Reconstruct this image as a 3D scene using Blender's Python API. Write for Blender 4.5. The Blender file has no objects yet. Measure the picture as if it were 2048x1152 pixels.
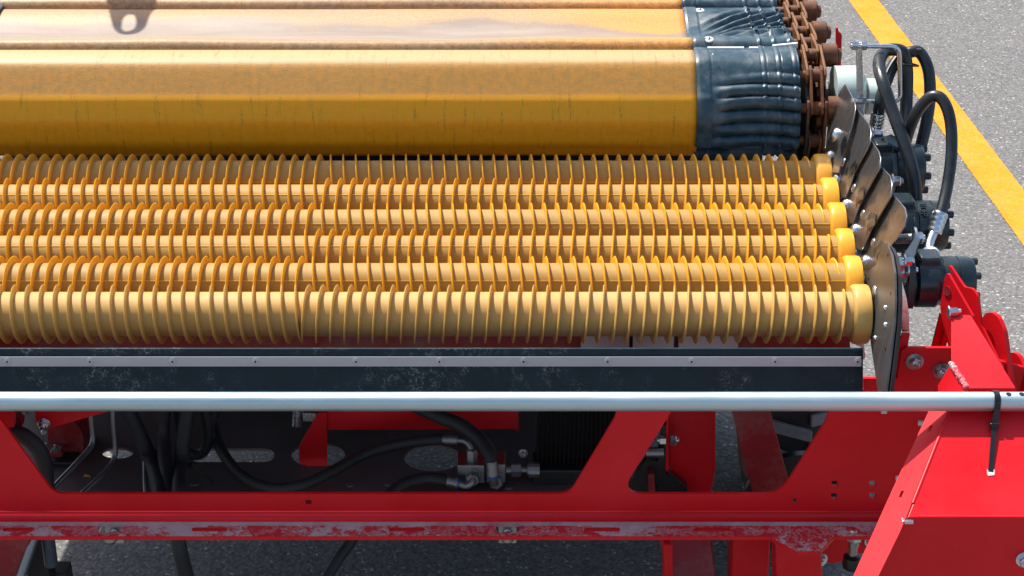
import bpy, bmesh, math, random
from math import sin, cos, pi, radians, sqrt, atan2
from mathutils import Vector, Matrix, noise
from mathutils.geometry import tessellate_polygon
random.seed(7)
V = Vector

# ------------------------------------------------------------------ camera
F = 3600.0; TH = radians(25.5)
CAM = V((0.0, -3.227, 2.63))
scene = bpy.context.scene
COL = scene.collection
cd = bpy.data.cameras.new('camera'); cam = bpy.data.objects.new('camera', cd); COL.objects.link(cam)
cam.location = CAM; cam.rotation_euler = (pi/2 - TH, 0, 0)
cd.sensor_width = 36; cd.lens = 36*F/2048; cd.clip_end = 2000; cd.clip_start = .05
scene.camera = cam
# ------------------------------------------------------------------ sky and sun
SUN = V((-.31, .41, .855)).normalized()
w = bpy.data.worlds.new('World'); scene.world = w; w.use_nodes = True
wn = w.node_tree.nodes; wl = w.node_tree.links
sky = wn.new('ShaderNodeTexSky'); sky.sky_type = 'NISHITA'; sky.sun_disc = False
sky.sun_elevation = math.asin(SUN.z); sky.sun_rotation = atan2(SUN.x, SUN.y)
sky.air_density = 1.0; sky.dust_density = 2.2; sky.ozone_density = .35
bg = wn['Background']; bg.inputs[1].default_value = .13; wl.new(sky.outputs[0], bg.inputs[0])
sl = bpy.data.lights.new('sun', 'SUN'); sl.energy = 4.6; sl.angle = radians(.53); sl.color = (1, .955, .88)
so = bpy.data.objects.new('sun', sl); COL.objects.link(so); so.location = (-3, 2, 6)
so.rotation_euler = (-SUN).to_track_quat('-Z', 'Y').to_euler()
scene.render.engine = 'CYCLES'
scene.view_settings.view_transform = 'Standard'; scene.view_settings.look = 'None'
scene.view_settings.exposure = .62; scene.view_settings.gamma = 1
scene.cycles.max_bounces = 8; scene.cycles.glossy_bounces = 4; scene.cycles.diffuse_bounces = 2

# ------------------------------------------------------------------ placing helpers
def ray(px, py):
    u = px-1024; v = 576-py
    return V((u, F*cos(TH)+v*sin(TH), -F*sin(TH)+v*cos(TH)))
def at(px, py, Y):
    r = ray(px, py); return CAM + r*((Y-CAM.y)/r.y)
def atz(px, py, Z):
    r = ray(px, py); return CAM + r*((Z-CAM.z)/r.z)
def atx(px, py, X):
    r = ray(px, py); return CAM + r*(X/r.x)
def onplane(px, py, P, n):
    r = ray(px, py); return CAM + r*((P-CAM).dot(n)/r.dot(n))

# ------------------------------------------------------------------ materials
MATS = {}
def mat(name, c1, c2=None, scale=30, rough=.5, rvar=0., metal=0., bump=0., bscale=200, spec=.5, coat=0., c3=None, s3=6, t3=(.5,.62), stretch=None, sss=0., rough3=None, seed=0, sheen=0., soil=None):
    m = bpy.data.materials.new(name); m.use_nodes = True; MATS[name] = m
    nt = m.node_tree; N = nt.nodes; L = nt.links; b = N['Principled BSDF']
    b.inputs['Metallic'].default_value = metal; b.inputs['Specular IOR Level'].default_value = spec
    b.inputs['Coat Weight'].default_value = coat; b.inputs['Coat Roughness'].default_value = .15
    if sheen:
        b.inputs['Sheen Weight'].default_value = sheen; b.inputs['Sheen Roughness'].default_value = .45; b.inputs['Sheen Tint'].default_value = (1,.93,.82,1)
    if sss:
        b.inputs['Subsurface Weight'].default_value = sss; b.inputs['Subsurface Radius'].default_value = (1, .5, .15); b.inputs['Subsurface Scale'].default_value = .008
    tc = N.new('ShaderNodeTexCoord'); mp = N.new('ShaderNodeMapping'); L.new(tc.outputs['Object'], mp.inputs[0])
    mp.inputs['Location'].default_value = (seed, seed*.7, seed*1.3)
    if stretch: mp.inputs['Scale'].default_value = stretch
    nz = N.new('ShaderNodeTexNoise'); nz.inputs['Scale'].default_value = scale; nz.inputs['Detail'].default_value = 6; nz.inputs['Roughness'].default_value = .62
    L.new(mp.outputs[0], nz.inputs['Vector'])
    cr = N.new('ShaderNodeValToRGB'); cr.color_ramp.elements[0].position = .3; cr.color_ramp.elements[1].position = .7
    cr.color_ramp.elements[0].color = (*c1, 1); cr.color_ramp.elements[1].color = (*(c2 or c1), 1)
    L.new(nz.outputs[0], cr.inputs[0]); out = cr.outputs[0]
    rr = N.new('ShaderNodeMapRange'); rr.inputs['From Min'].default_value = .3; rr.inputs['From Max'].default_value = .7
    rr.inputs['To Min'].default_value = rough-rvar; rr.inputs['To Max'].default_value = rough+rvar
    L.new(nz.outputs[0], rr.inputs[0]); rout = rr.outputs[0]
    if c3:
        n3 = N.new('ShaderNodeTexNoise'); n3.inputs['Scale'].default_value = s3; n3.inputs['Detail'].default_value = 8; n3.inputs['Roughness'].default_value = .7
        L.new(mp.outputs[0], n3.inputs['Vector'])
        r3 = N.new('ShaderNodeMapRange'); r3.inputs['From Min'].default_value = t3[0]; r3.inputs['From Max'].default_value = t3[1]
        L.new(n3.outputs[0], r3.inputs[0])
        mx = N.new('ShaderNodeMix'); mx.data_type = 'RGBA'; L.new(r3.outputs[0], mx.inputs[0]); L.new(out, mx.inputs[6]); mx.inputs[7].default_value = (*c3, 1)
        out = mx.outputs[2]
        if rough3 is not None:
            mr = N.new('ShaderNodeMix'); mr.data_type = 'FLOAT'; L.new(r3.outputs[0], mr.inputs[0]); L.new(rout, mr.inputs[2]); mr.inputs[3].default_value = rough3
            rout = mr.outputs[0]
    if soil:
        n4 = N.new('ShaderNodeTexNoise'); n4.inputs['Scale'].default_value = 16; n4.inputs['Detail'].default_value = 9; n4.inputs['Roughness'].default_value = .78
        L.new(tc.outputs['Object'], n4.inputs['Vector'])
        r4 = N.new('ShaderNodeMapRange'); r4.inputs['From Min'].default_value = .60; r4.inputs['From Max'].default_value = .74; r4.inputs['To Max'].default_value = soil
        L.new(n4.outputs[0], r4.inputs[0]); m4 = N.new('ShaderNodeMix'); m4.data_type = 'RGBA'; L.new(r4.outputs[0], m4.inputs[0]); L.new(out, m4.inputs[6]); m4.inputs[7].default_value = (.17,.105,.05,1); out = m4.outputs[2]
    L.new(out, b.inputs['Base Color']); L.new(rout, b.inputs['Roughness'])
    if bump:
        nb = N.new('ShaderNodeTexNoise'); nb.inputs['Scale'].default_value = bscale; nb.inputs['Detail'].default_value = 4
        L.new(mp.outputs[0], nb.inputs['Vector'])
        bm_ = N.new('ShaderNodeBump'); bm_.inputs['Strength'].default_value = bump; bm_.inputs['Distance'].default_value = .002
        L.new(nb.outputs[0], bm_.inputs['Height']); L.new(bm_.outputs[0], b.inputs['Normal'])
    return m
RED = mat('red_paint', (.62,.0025,.0075), (.73,.010,.019), 5, .42, .07, bump=.06, bscale=300, spec=.30, coat=.0, c3=(.55,.12,.12), s3=95, t3=(.72,.75))
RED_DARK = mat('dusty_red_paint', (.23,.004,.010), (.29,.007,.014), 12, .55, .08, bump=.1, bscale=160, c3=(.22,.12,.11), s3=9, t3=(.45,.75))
RED_WORN = None
ZINC = mat('zinc_plate', (.56,.60,.63), (.70,.73,.75), 60, .28, .08, metal=1, bump=.05, bscale=260)
ZINC_PIPE = mat('galvanised_pipe', (.44,.56,.58), (.62,.72,.73), 14, .44, .12, metal=.85, bump=.08, bscale=120, stretch=(.15,1,1), c3=(.30,.32,.33), s3=30, t3=(.66,.74))
STEEL = mat('brushed_steel', (.25,.243,.24), (.36,.35,.343), 10, .31, .06, metal=.9, bump=.06, bscale=70, stretch=(8,8,.5), c3=(.19,.17,.16), s3=5, t3=(.5,.75))
STEEL_GREY = mat('grey_mill_steel', (.12,.122,.125), (.18,.18,.183), 12, .42, .06, metal=.75, bump=.05, bscale=70, stretch=(8,8,.5), c3=(.14,.13,.122), s3=5, t3=(.5,.75))
ZINC_DULL = mat('dull_zinc', (.22,.225,.23), (.34,.345,.35), 40, .48, .08, metal=.9, bump=.08)  # darker, rougher zinc for the fittings inside the frame
STEEL_DARK = mat('dull_steel', (.25,.26,.27), (.36,.37,.38), 30, .38, .08, metal=1, bump=.05)
ALU = mat('aluminium_strip', (.40,.375,.385), (.50,.47,.48), 12, .45, .06, metal=.25, bump=.05, bscale=150, stretch=(.2,1,1), c3=(.46,.30,.32), s3=5, t3=(.5,.8))  # pinkish tint paints in the reflection of the red parts
RUBBER = mat('black_rubber', (.012,.042,.062), (.024,.062,.085), 25, .36, .10, bump=.12, bscale=220, c3=(.12,.15,.165), s3=22, t3=(.46,.74), rough3=.6)  # bluish base puts the reflected sky into the colour
SKIRT = mat('weathered_rubber', (.009,.020,.028), (.017,.032,.042), 20, .5, .1, bump=.2, bscale=260, spec=.2)
HOSE = mat('hose_rubber', (.010,.013,.016), (.020,.024,.028), 40, .33, .08, bump=.08, bscale=300)
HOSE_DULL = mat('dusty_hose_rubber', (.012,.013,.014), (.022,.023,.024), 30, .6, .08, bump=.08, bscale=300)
BLACK = mat('black_motor_paint', (.007,.016,.021), (.014,.026,.032), 24, .30, .06, bump=.12, bscale=170, coat=.15, c3=(.06,.075,.08), s3=22, t3=(.6,.8))
DARK = mat('dark_painted_steel', (.010,.010,.011), (.020,.019,.020), 12, .5, .1, bump=.1)
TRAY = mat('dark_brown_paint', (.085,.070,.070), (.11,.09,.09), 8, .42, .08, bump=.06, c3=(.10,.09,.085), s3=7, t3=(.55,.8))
RUST = mat('rusted_chain_steel', (.085,.028,.012), (.17,.058,.018), 45, .62, .1, bump=.3, bscale=260, c3=(.30,.115,.020), s3=26, t3=(.56,.68), metal=.0, spec=.45)
RUST_PLATE = mat('orange_rusted_plate', (.14,.052,.014), (.24,.098,.022), 40, .55, .1, bump=.2, bscale=260, c3=(.11,.04,.016), s3=22, t3=(.52,.66))
HUB = mat('pale_green_paint', (.50,.62,.56), (.58,.68,.63), 20, .35, .06, coat=.3, bump=.04)
LILAC = mat('grey_lilac_steel', (.40,.39,.45), (.47,.46,.51), 10, .42, .06, metal=.4, bump=.05, stretch=(.2,1,1))
TREAD = mat('lit_tread_rubber', (.17,.195,.205), (.25,.275,.285), 30, .7, .1, bump=.2, bscale=160)  # pale lugs against the dark carcass put light into the tread colour
TYRE = mat('tyre_rubber', (.016,.019,.021), (.028,.032,.034), 40, .5, .1, bump=.25, bscale=160)
PLASTIC = mat('black_plastic', (.008,.008,.009), (.012,.012,.013), 30, .3, .04)
WHITE = mat('white_clip', (.62,.62,.58), (.70,.70,.66), 60, .5)
BLUE = mat('blue_ring', (.03,.08,.32), (.04,.10,.38), 30, .4)
BRASS = mat('brass_fitting', (.40,.22,.05), (.5,.3,.07), 30, .35, metal=.9)
REDRING = mat('red_sealing_ring', (.5,.03,.02), (.55,.04,.03), 30, .4)
SLATE = mat('slate_blue_rubber', (.045,.06,.085), (.06,.075,.10), 24, .4, .06, bump=.08)
PIPE_DULL = mat('dull_grey_tube', (.20,.21,.23), (.27,.28,.30), 20, .34, .05, metal=.8)

FIN = mat('matt_black_fins', (.007,.008,.009), (.011,.012,.013), 20, .75, .05, spec=.08)
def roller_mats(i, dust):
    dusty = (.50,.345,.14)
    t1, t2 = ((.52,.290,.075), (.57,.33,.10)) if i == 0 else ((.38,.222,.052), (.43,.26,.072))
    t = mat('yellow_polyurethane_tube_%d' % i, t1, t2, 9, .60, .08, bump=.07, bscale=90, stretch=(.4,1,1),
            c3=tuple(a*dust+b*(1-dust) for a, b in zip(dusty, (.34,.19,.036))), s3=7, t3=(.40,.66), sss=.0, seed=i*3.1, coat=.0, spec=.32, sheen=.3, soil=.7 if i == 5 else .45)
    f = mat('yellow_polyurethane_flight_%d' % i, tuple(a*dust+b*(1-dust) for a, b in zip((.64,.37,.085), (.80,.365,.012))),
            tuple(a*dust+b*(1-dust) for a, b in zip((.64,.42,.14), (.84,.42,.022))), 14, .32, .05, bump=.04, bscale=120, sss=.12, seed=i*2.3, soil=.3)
    return t, f

def node_mat(name): 
    m = bpy.data.materials.new(name); m.use_nodes = True
    return m, m.node_tree.nodes, m.node_tree.links, m.node_tree.nodes['Principled BSDF']
def nd(N, t, **kw):
    n = N.new(t)
    for k, v in kw.items():
        if hasattr(n, k): setattr(n, k, v)
    return n
def mth(N, L, op, a, b=None, c=None):
    n = N.new('ShaderNodeMath'); n.operation = op
    for i, x in enumerate((a, b, c)):
        if x is None: continue
        if isinstance(x, (int, float)): n.inputs[i].default_value = x
        else: L.new(x, n.inputs[i])
    return n.outputs[0]
def mrange(N, L, x, a, b, lo=0., hi=1., smooth=True):
    n = N.new('ShaderNodeMapRange'); n.interpolation_type = 'SMOOTHSTEP' if smooth else 'LINEAR'
    n.inputs['From Min'].default_value = a; n.inputs['From Max'].default_value = b; n.inputs['To Min'].default_value = lo; n.inputs['To Max'].default_value = hi
    L.new(x, n.inputs[0]); return n.outputs[0]
def mixc(N, L, f, a, b):
    n = N.new('ShaderNodeMix'); n.data_type = 'RGBA'
    if isinstance(f, (int, float)): n.inputs[0].default_value = f
    else: L.new(f, n.inputs[0])
    for i, x in ((6, a), (7, b)):
        if isinstance(x, tuple): n.inputs[i].default_value = (*x, 1)
        else: L.new(x, n.inputs[i])
    return n.outputs[2]
def noise_n(N, L, vec, scale, detail=5, rough=.6):
    n = N.new('ShaderNodeTexNoise'); n.inputs['Scale'].default_value = scale; n.inputs['Detail'].default_value = detail; n.inputs['Roughness'].default_value = rough
    L.new(vec, n.inputs['Vector']); return n.outputs[0]

def belt_material(name, front):
    """woven yellow rubber cloth; UV.x = metres across, UV.y = metres along the panel"""
    m, N, L, b = node_mat(name)
    uv = N.new('ShaderNodeUVMap'); sp = N.new('ShaderNodeSeparateXYZ'); L.new(uv.outputs[0], sp.inputs[0])
    u, v = sp.outputs[0], sp.outputs[1]
    big = noise_n(N, L, uv.outputs[0], 5, 5, .65); mid = noise_n(N, L, uv.outputs[0], 60, 6, .7); fine = noise_n(N, L, uv.outputs[0], 230, 3, .7)
    mpx = N.new('ShaderNodeMapping'); mpx.inputs['Scale'].default_value = (60, 5, 1); L.new(uv.outputs[0], mpx.inputs[0])
    streak = noise_n(N, L, mpx.outputs[0], 1.6, 5, .7)
    col = mixc(N, L, mrange(N, L, mid, .35, .65), (.84,.305,.003), (.89,.35,.008))
    if front:
        vv = mth(N, L, 'ADD', v, mth(N, L, 'MULTIPLY', mth(N, L, 'SUBTRACT', big, .5), .012))
        # olive film on the middle band, dust above it, darkened to imitate weaker light
        olive = mth(N, L, 'MULTIPLY', mrange(N, L, vv, .158, .168), mrange(N, L, vv, .218, .210))
        col = mixc(N, L, mth(N, L, 'MULTIPLY', olive, mrange(N, L, streak, .2, .7, .25, .75)), col, (.78,.41,.006))
        dust = mrange(N, L, vv, .172, .150)
        col = mixc(N, L, mth(N, L, 'MULTIPLY', dust, mrange(N, L, mid, .3, .7, .65, .95)), col, (.29,.170,.042))
        top = mrange(N, L, vv, .082, .066)
        col = mixc(N, L, mth(N, L, 'MULTIPLY', top, .6), col, (.60,.43,.24))
        spk = mth(N, L, 'MULTIPLY', mth(N, L, 'MULTIPLY', mrange(N, L, fine, .56, .66), mrange(N, L, streak, .45, .65)), mrange(N, L, vv, .17, .07))
        col = mixc(N, L, mth(N, L, 'MULTIPLY', spk, .8), col, (.16,.085,.02))
        drip = mth(N, L, 'MULTIPLY', mrange(N, L, streak, .54, .68), mrange(N, L, fine, .38, .58))
        col = mixc(N, L, mth(N, L, 'MULTIPLY', drip, .60), col, (.22,.11,.02))
    else:
        # dried silt pooled in the sag, with a ragged tide line; less of it towards the right end
        bend = mth(N, L, 'MULTIPLY', mth(N, L, 'SUBTRACT', noise_n(N, L, uv.outputs[0], 3.2, 3, .5), .5), .16)
        rag = mth(N, L, 'MULTIPLY', mth(N, L, 'SUBTRACT', mid, .5), .05)
        tide = mth(N, L, 'ADD', mth(N, L, 'ADD', v, bend), rag)
        shrink = mrange(N, L, u, .02, .40, 0., .060)
        hi = mth(N, L, 'SUBTRACT', mth(N, L, 'ADD', tide, shrink), .262)
        inner = mth(N, L, 'MULTIPLY', mrange(N, L, hi, .014, -.016), mrange(N, L, mth(N, L, 'ADD', v, rag), .088, .100))
        dustall = mth(N, L, 'MULTIPLY', mrange(N, L, big, .2, .7, .65, .92), mrange(N, L, u, -.1, .35, 1., .45))
        col = mixc(N, L, dustall, col, (.36,.27,.17))
        spk = mth(N, L, 'MULTIPLY', mrange(N, L, fine, .46, .60), mrange(N, L, mid, .38, .55))
        col = mixc(N, L, mth(N, L, 'MULTIPLY', spk, .7), col, (.25,.15,.07))
        mps = N.new('ShaderNodeMapping'); mps.inputs['Scale'].default_value = (2.5, 22, 1); L.new(uv.outputs[0], mps.inputs[0])
        silt = mixc(N, L, mrange(N, L, noise_n(N, L, mps.outputs[0], 1., 4, .6), .3, .7), (.24,.20,.165), (.33,.285,.243))
        edge = mth(N, L, 'MULTIPLY', mrange(N, L, hi, -.05, 0.), .5)
        silt = mixc(N, L, edge, silt, (.17,.137,.112))
        col = mixc(N, L, mth(N, L, 'MULTIPLY', inner, .85), col, silt)
        grime = mth(N, L, 'MULTIPLY', mrange(N, L, mth(N, L, 'ADD', v, rag), .062, .044), mrange(N, L, mth(N, L, 'ADD', v, rag), .018, .032))
        col = mixc(N, L, mth(N, L, 'MULTIPLY', grime, mrange(N, L, mid, .4, .6, .05, .35)), col, (.17,.10,.035))
    L.new(col, b.inputs['Base Color']); b.inputs['Roughness'].default_value = .5; b.inputs['Specular IOR Level'].default_value = .35
    # woven imprint
    vo = N.new('ShaderNodeTexVoronoi'); vo.inputs['Scale'].default_value = 420; L.new(uv.outputs[0], vo.inputs['Vector'])
    bp = N.new('ShaderNodeBump'); bp.inputs['Strength'].default_value = .22; bp.inputs['Distance'].default_value = .0010
    L.new(mth(N, L, 'ADD', vo.outputs['Distance'], mth(N, L, 'MULTIPLY', mid, .5)), bp.inputs['Height']); L.new(bp.outputs[0], b.inputs['Normal'])
    return m
BELT_FRONT = belt_material('woven_yellow_rubber', True)
BELT_TOP = belt_material('woven_yellow_rubber_with_silt', False)

def ground_material(name, paint=False):
    m, N, L, b = node_mat(name)
    tc = N.new('ShaderNodeTexCoord'); P = tc.outputs['Object']
    big = noise_n(N, L, P, .9, 4, .6); mid = noise_n(N, L, P, 7, 6, .65); fine = noise_n(N, L, P, 90, 5, .75)
    dn = N.new('ShaderNodeTexNoise'); dn.inputs['Scale'].default_value = 55; dn.inputs['Detail'].default_value = 4; L.new(P, dn.inputs['Vector'])
    va = N.new('ShaderNodeVectorMath'); va.operation = 'MULTIPLY_ADD'; L.new(dn.outputs['Color'], va.inputs[0]); va.inputs[1].default_value = (.022,.022,.022); L.new(P, va.inputs[2])
    vo = N.new('ShaderNodeTexVoronoi'); vo.inputs['Scale'].default_value = 78; L.new(va.outputs[0], vo.inputs['Vector'])
    vd = N.new('ShaderNodeTexVoronoi'); vd.inputs['Scale'].default_value = 150; L.new(va.outputs[0], vd.inputs['Vector'])
    stone = N.new('ShaderNodeSeparateXYZ'); L.new(vo.outputs['Color'], stone.inputs[0])
    stone2 = N.new('ShaderNodeSeparateXYZ'); L.new(vd.outputs['Color'], stone2.inputs[0])
    col = mixc(N, L, mrange(N, L, mid, .3, .7), (.185,.18,.175), (.225,.218,.21))
    col = mixc(N, L, mrange(N, L, big, .35, .65, 0, .5), col, (.215,.206,.196))
    oil = noise_n(N, L, P, 1.7, 6, .6)
    col = mixc(N, L, mrange(N, L, oil, .56, .70, 0., .35), col, (.17,.165,.16))
    col = mixc(N, L, mrange(N, L, stone.outputs[0], .0, 1., 0., .38), col, (.12,.117,.115))
    col = mixc(N, L, mrange(N, L, stone2.outputs[2], .0, 1., 0., .45), col, (.10,.098,.096))
    col = mixc(N, L, mth(N, L, 'MULTIPLY', mrange(N, L, stone2.outputs[0], .955, .975), .6), col, (.62,.59,.55))
    col = mixc(N, L, mth(N, L, 'MULTIPLY', mrange(N, L, stone2.outputs[1], .90, .95), .4), col, (.075,.073,.072))
    col = mixc(N, L, mrange(N, L, vo.outputs['Distance'], .45, .75, 0., .6), col, (.08,.078,.076))  # gaps between stones darkened, their shade put into the colour
    if paint:
        wear = mth(N, L, 'MULTIPLY', mrange(N, L, fine, .52, .64), mrange(N, L, mid, .42, .6))
        pc = mixc(N, L, mrange(N, L, mid, .3, .7), (.72,.225,.008), (.78,.285,.016))
        pc = mixc(N, L, mrange(N, L, stone.outputs[1], .6, 1., 0., .35), pc, (.66,.33,.05))
        col = mixc(N, L, mth(N, L, 'MULTIPLY', wear, .85), pc, col)
    L.new(col, b.inputs['Base Color']); b.inputs['Roughness'].default_value = .85; b.inputs['Specular IOR Level'].default_value = .25
    h = mth(N, L, 'ADD', mth(N, L, 'MULTIPLY', vo.outputs['Distance'], -1.), mth(N, L, 'MULTIPLY', fine, .6))
    bp = N.new('ShaderNodeBump'); bp.inputs['Strength'].default_value = .35 if paint else .55; bp.inputs['Distance'].default_value = .006
    L.new(h, bp.inputs['Height']); L.new(bp.outputs[0], b.inputs['Normal'])
    return m
ASPHALT = ground_material('asphalt'); LINE_PAINT = ground_material('yellow_line_paint', True)

def worn_paint():
    m, N, L, b = node_mat('scuffed_red_paint')
    tc = N.new('ShaderNodeTexCoord'); P = tc.outputs['Object']; sp = N.new('ShaderNodeSeparateXYZ'); L.new(P, sp.inputs[0])
    big = noise_n(N, L, P, 4.5, 3, .55); mid = noise_n(N, L, P, 34, 6, .72); fine = noise_n(N, L, P, 170, 5, .75)
    v = mth(N, L, 'ADD', mth(N, L, 'MULTIPLY', big, 1.1), mth(N, L, 'ADD', mth(N, L, 'MULTIPLY', mid, .75), mth(N, L, 'MULTIPLY', fine, .55)))
    bare = mrange(N, L, v, 1.23, 1.29)
    rim = mth(N, L, 'MULTIPLY', mrange(N, L, mth(N, L, 'ADD', sp.outputs[1], mth(N, L, 'MULTIPLY', mid, .006)), REAR0, REAR0+.003), mrange(N, L, big, .34, .46, .3, 1.))
    bare = mth(N, L, 'MAXIMUM', bare, rim)
    scr = mrange(N, L, mth(N, L, 'ABSOLUTE', mth(N, L, 'SUBTRACT', mid, .5)), .03, .01)
    bare = mth(N, L, 'MAXIMUM', bare, mth(N, L, 'MULTIPLY', scr, .6))
    red = mixc(N, L, mrange(N, L, fine, .35, .65), (.46,.008,.022), (.52,.035,.05))
    gry = mixc(N, L, mrange(N, L, mid, .3, .7), (.33,.31,.305), (.45,.425,.42))
    L.new(mixc(N, L, mth(N, L, 'MULTIPLY', bare, .88), red, gry), b.inputs['Base Color'])
    b.inputs['Roughness'].default_value = .45; 
    bp = N.new('ShaderNodeBump'); bp.inputs['Strength'].default_value = .2; bp.inputs['Distance'].default_value = .001; L.new(bare, bp.inputs['Height']); L.new(bp.outputs[0], b.inputs['Normal'])
    return m
REAR0 = .047
RED_WORN = worn_paint()
def skirt_scuffs():
    m = SKIRT; N = m.node_tree.nodes; L = m.node_tree.links; b = N['Principled BSDF']
    tc = N.new('ShaderNodeTexCoord'); P = tc.outputs['Object']
    wn_ = noise_n(N, L, P, 40, 4, .7)
    line = mrange(N, L, mth(N, L, 'ABSOLUTE', mth(N, L, 'SUBTRACT', noise_n(N, L, P, 75, 3, .6), .5)), .022, .008)
    patch = mth(N, L, 'MULTIPLY', mrange(N, L, noise_n(N, L, P, 7, 4, .6), .46, .62), mrange(N, L, wn_, .4, .62))
    src = b.inputs['Base Color'].links[0].from_socket
    c = mixc(N, L, mth(N, L, 'MULTIPLY', mth(N, L, 'MULTIPLY', line, patch), .6), src, (.36,.39,.39))
    c = mixc(N, L, mth(N, L, 'MULTIPLY', patch, .12), c, (.10,.10,.095))
    L.new(c, b.inputs['Base Color'])
skirt_scuffs()

# ------------------------------------------------------------------ mesh helpers
class MB:
    def __init__(s): s.v = []; s.f = []; s.uv = None
    def add(s, vs, fs):
        o = len(s.v); s.v += [V(p) for p in vs]; s.f += [tuple(i+o for i in f) for f in fs]; return s
    def hexa(s, p):   # eight corners: bottom ring then top ring
        return s.add(p, [(3,2,1,0),(4,5,6,7),(0,1,5,4),(1,2,6,5),(2,3,7,6),(3,0,4,7)])
    def box(s, a, b):
        x0,y0,z0 = a; x1,y1,z1 = b
        return s.hexa([(x0,y0,z0),(x1,y0,z0),(x1,y1,z0),(x0,y1,z0),(x0,y0,z1),(x1,y0,z1),(x1,y1,z1),(x0,y1,z1)])
    def plate(s, loops, off):
        """flat sheet: outer loop and hole loops (3-D, coplanar), thickness vector off"""
        off = V(off); loops = [[V(p) for p in l] for l in loops]
        tris = tessellate_polygon(loops); flat = [p for l in loops for p in l]; n = len(flat)
        nrm = V((0,0,0))
        for t in tris: nrm += (flat[t[1]]-flat[t[0]]).cross(flat[t[2]]-flat[t[0]])
        vs = flat+[p+off for p in flat]; fs = []
        for t in tris:
            c = (flat[t[1]]-flat[t[0]]).cross(flat[t[2]]-flat[t[0]])
            t = tuple(t) if c.dot(off) < 0 else tuple(reversed(t))
            fs.append(t); fs.append(tuple(i+n for i in reversed(t)))
        o = 0
        for l in loops:
            k = len(l)
            for i in range(k): a = o+i; b = o+(i+1) % k; fs.append((a, b, b+n, a+n))
            o += k
        return s.add(vs, fs)
    def sheet(s, quads_pts, th):   # closed thin body from a strip of polygons; th = thickness vector
        for q in quads_pts: s.plate([q], th)
        return s
    def tube(s, path, r, seg=12, cap=True, closed=False):
        path = [V(p) for p in path]; n = len(path); rs = r if isinstance(r, (list, tuple)) else [r]*n
        tg = []
        for i in range(n):
            a = path[(i-1) % n] if (closed or i) else path[0]; b = path[(i+1) % n] if (closed or i < n-1) else path[-1]
            tg.append((b-a).normalized())
        up = V((0,0,1)) if abs(tg[0].z) < .9 else V((0,1,0))
        side = tg[0].cross(up).normalized(); vs = []; fs = []
        for i in range(n):
            side = (side - tg[i]*side.dot(tg[i])).normalized(); u2 = tg[i].cross(side)
            for k in range(seg):
                a = 2*pi*k/seg; vs.append(path[i]+(side*cos(a)+u2*sin(a))*rs[i])
        m = n if closed else n-1
        for i in range(m):
            j = (i+1) % n
            for k in range(seg): fs.append((i*seg+k, i*seg+(k+1) % seg, j*seg+(k+1) % seg, j*seg+k))
        if cap and not closed: fs.append(tuple(reversed(range(seg)))); fs.append(tuple((n-1)*seg+k for k in range(seg)))
        return s.add(vs, fs)
    def lathe(s, P, axis, prof, seg=24, rot=0.):
        """prof = [(distance along axis, radius)]"""
        P = V(P); ax = V(axis).normalized(); up = V((0,0,1)) if abs(ax.z) < .9 else V((0,1,0))
        e1 = ax.cross(up).normalized(); e2 = e1.cross(ax); vs = []; fs = []
        for (d, r) in prof:
            for k in range(seg):
                a = 2*pi*k/seg+rot; vs.append(P+ax*d+(e1*cos(a)+e2*sin(a))*r)
        for i in range(len(prof)-1):
            for k in range(seg): fs.append((i*seg+k, (i+1)*seg+k, (i+1)*seg+(k+1) % seg, i*seg+(k+1) % seg))
        fs.append(tuple(range(seg))); fs.append(tuple(reversed([(len(prof)-1)*seg+k for k in range(seg)])))
        return s.add(vs, fs)
    def grid(s, fn, nu, nv, uvf=None):
        vs = [fn(i/nu, j/nv) for j in range(nv+1) for i in range(nu+1)]
        fs = [(j*(nu+1)+i, j*(nu+1)+i+1, (j+1)*(nu+1)+i+1, (j+1)*(nu+1)+i) for j in range(nv) for i in range(nu)]
        if uvf: s.uv = [uvf(i/nu, j/nv) for j in range(nv+1) for i in range(nu+1)]
        return s.add(vs, fs)

def smooth_path(pts, n=8):
    P = [V(p) for p in pts]; P = [P[0]*2-P[1]]+P+[P[-1]*2-P[-2]]; out = []
    for i in range(1, len(P)-2):
        a, b, c, d = P[i-1:i+3]
        for k in range(n):
            t = k/n; out.append(.5*((2*b)+(c-a)*t+(2*a-5*b+4*c-d)*t*t+(3*b-a-3*c+d)*t**3))
    out.append(P[-2]); return out
def fillet_path(pts, r, n=6):
    P = [V(p) for p in pts]; out = [P[0]]
    for i in range(1, len(P)-1):
        a = (P[i-1]-P[i]); b = (P[i+1]-P[i]); k = min(r, a.length*.45, b.length*.45)
        A = P[i]+a.normalized()*k; B = P[i]+b.normalized()*k
        for j in range(n+1):
            t = j/n; out.append(A*(1-t)**2+P[i]*2*t*(1-t)+B*t*t)
    out.append(P[-1]); return out
def rounded(poly, rs, n=5):
    """round the corners of a closed list of 3-D points"""
    P = [V(p) for p in poly]; m = len(P); out = []
    for i in range(m):
        r = rs[i] if isinstance(rs, (list, tuple)) else rs
        if r <= 0: out.append(P[i]); continue
        a = P[i-1]-P[i]; b = P[(i+1) % m]-P[i]; k = min(r, a.length*.45, b.length*.45)
        A = P[i]+a.normalized()*k; B = P[i]+b.normalized()*k
        for j in range(n+1): t = j/n; out.append(A*(1-t)**2+P[i]*2*t*(1-t)+B*t*t)
    return out
def circle3(C, n, r, seg=16, ry=None, up=V((0,0,1))):
    n = V(n).normalized(); u = up.cross(n)
    if u.length < 1e-4: u = V((1,0,0))
    u.normalize(); v = n.cross(u)
    return [V(C)+u*cos(2*pi*k/seg)*r+v*sin(2*pi*k/seg)*(ry or r) for k in range(seg)]

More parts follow.
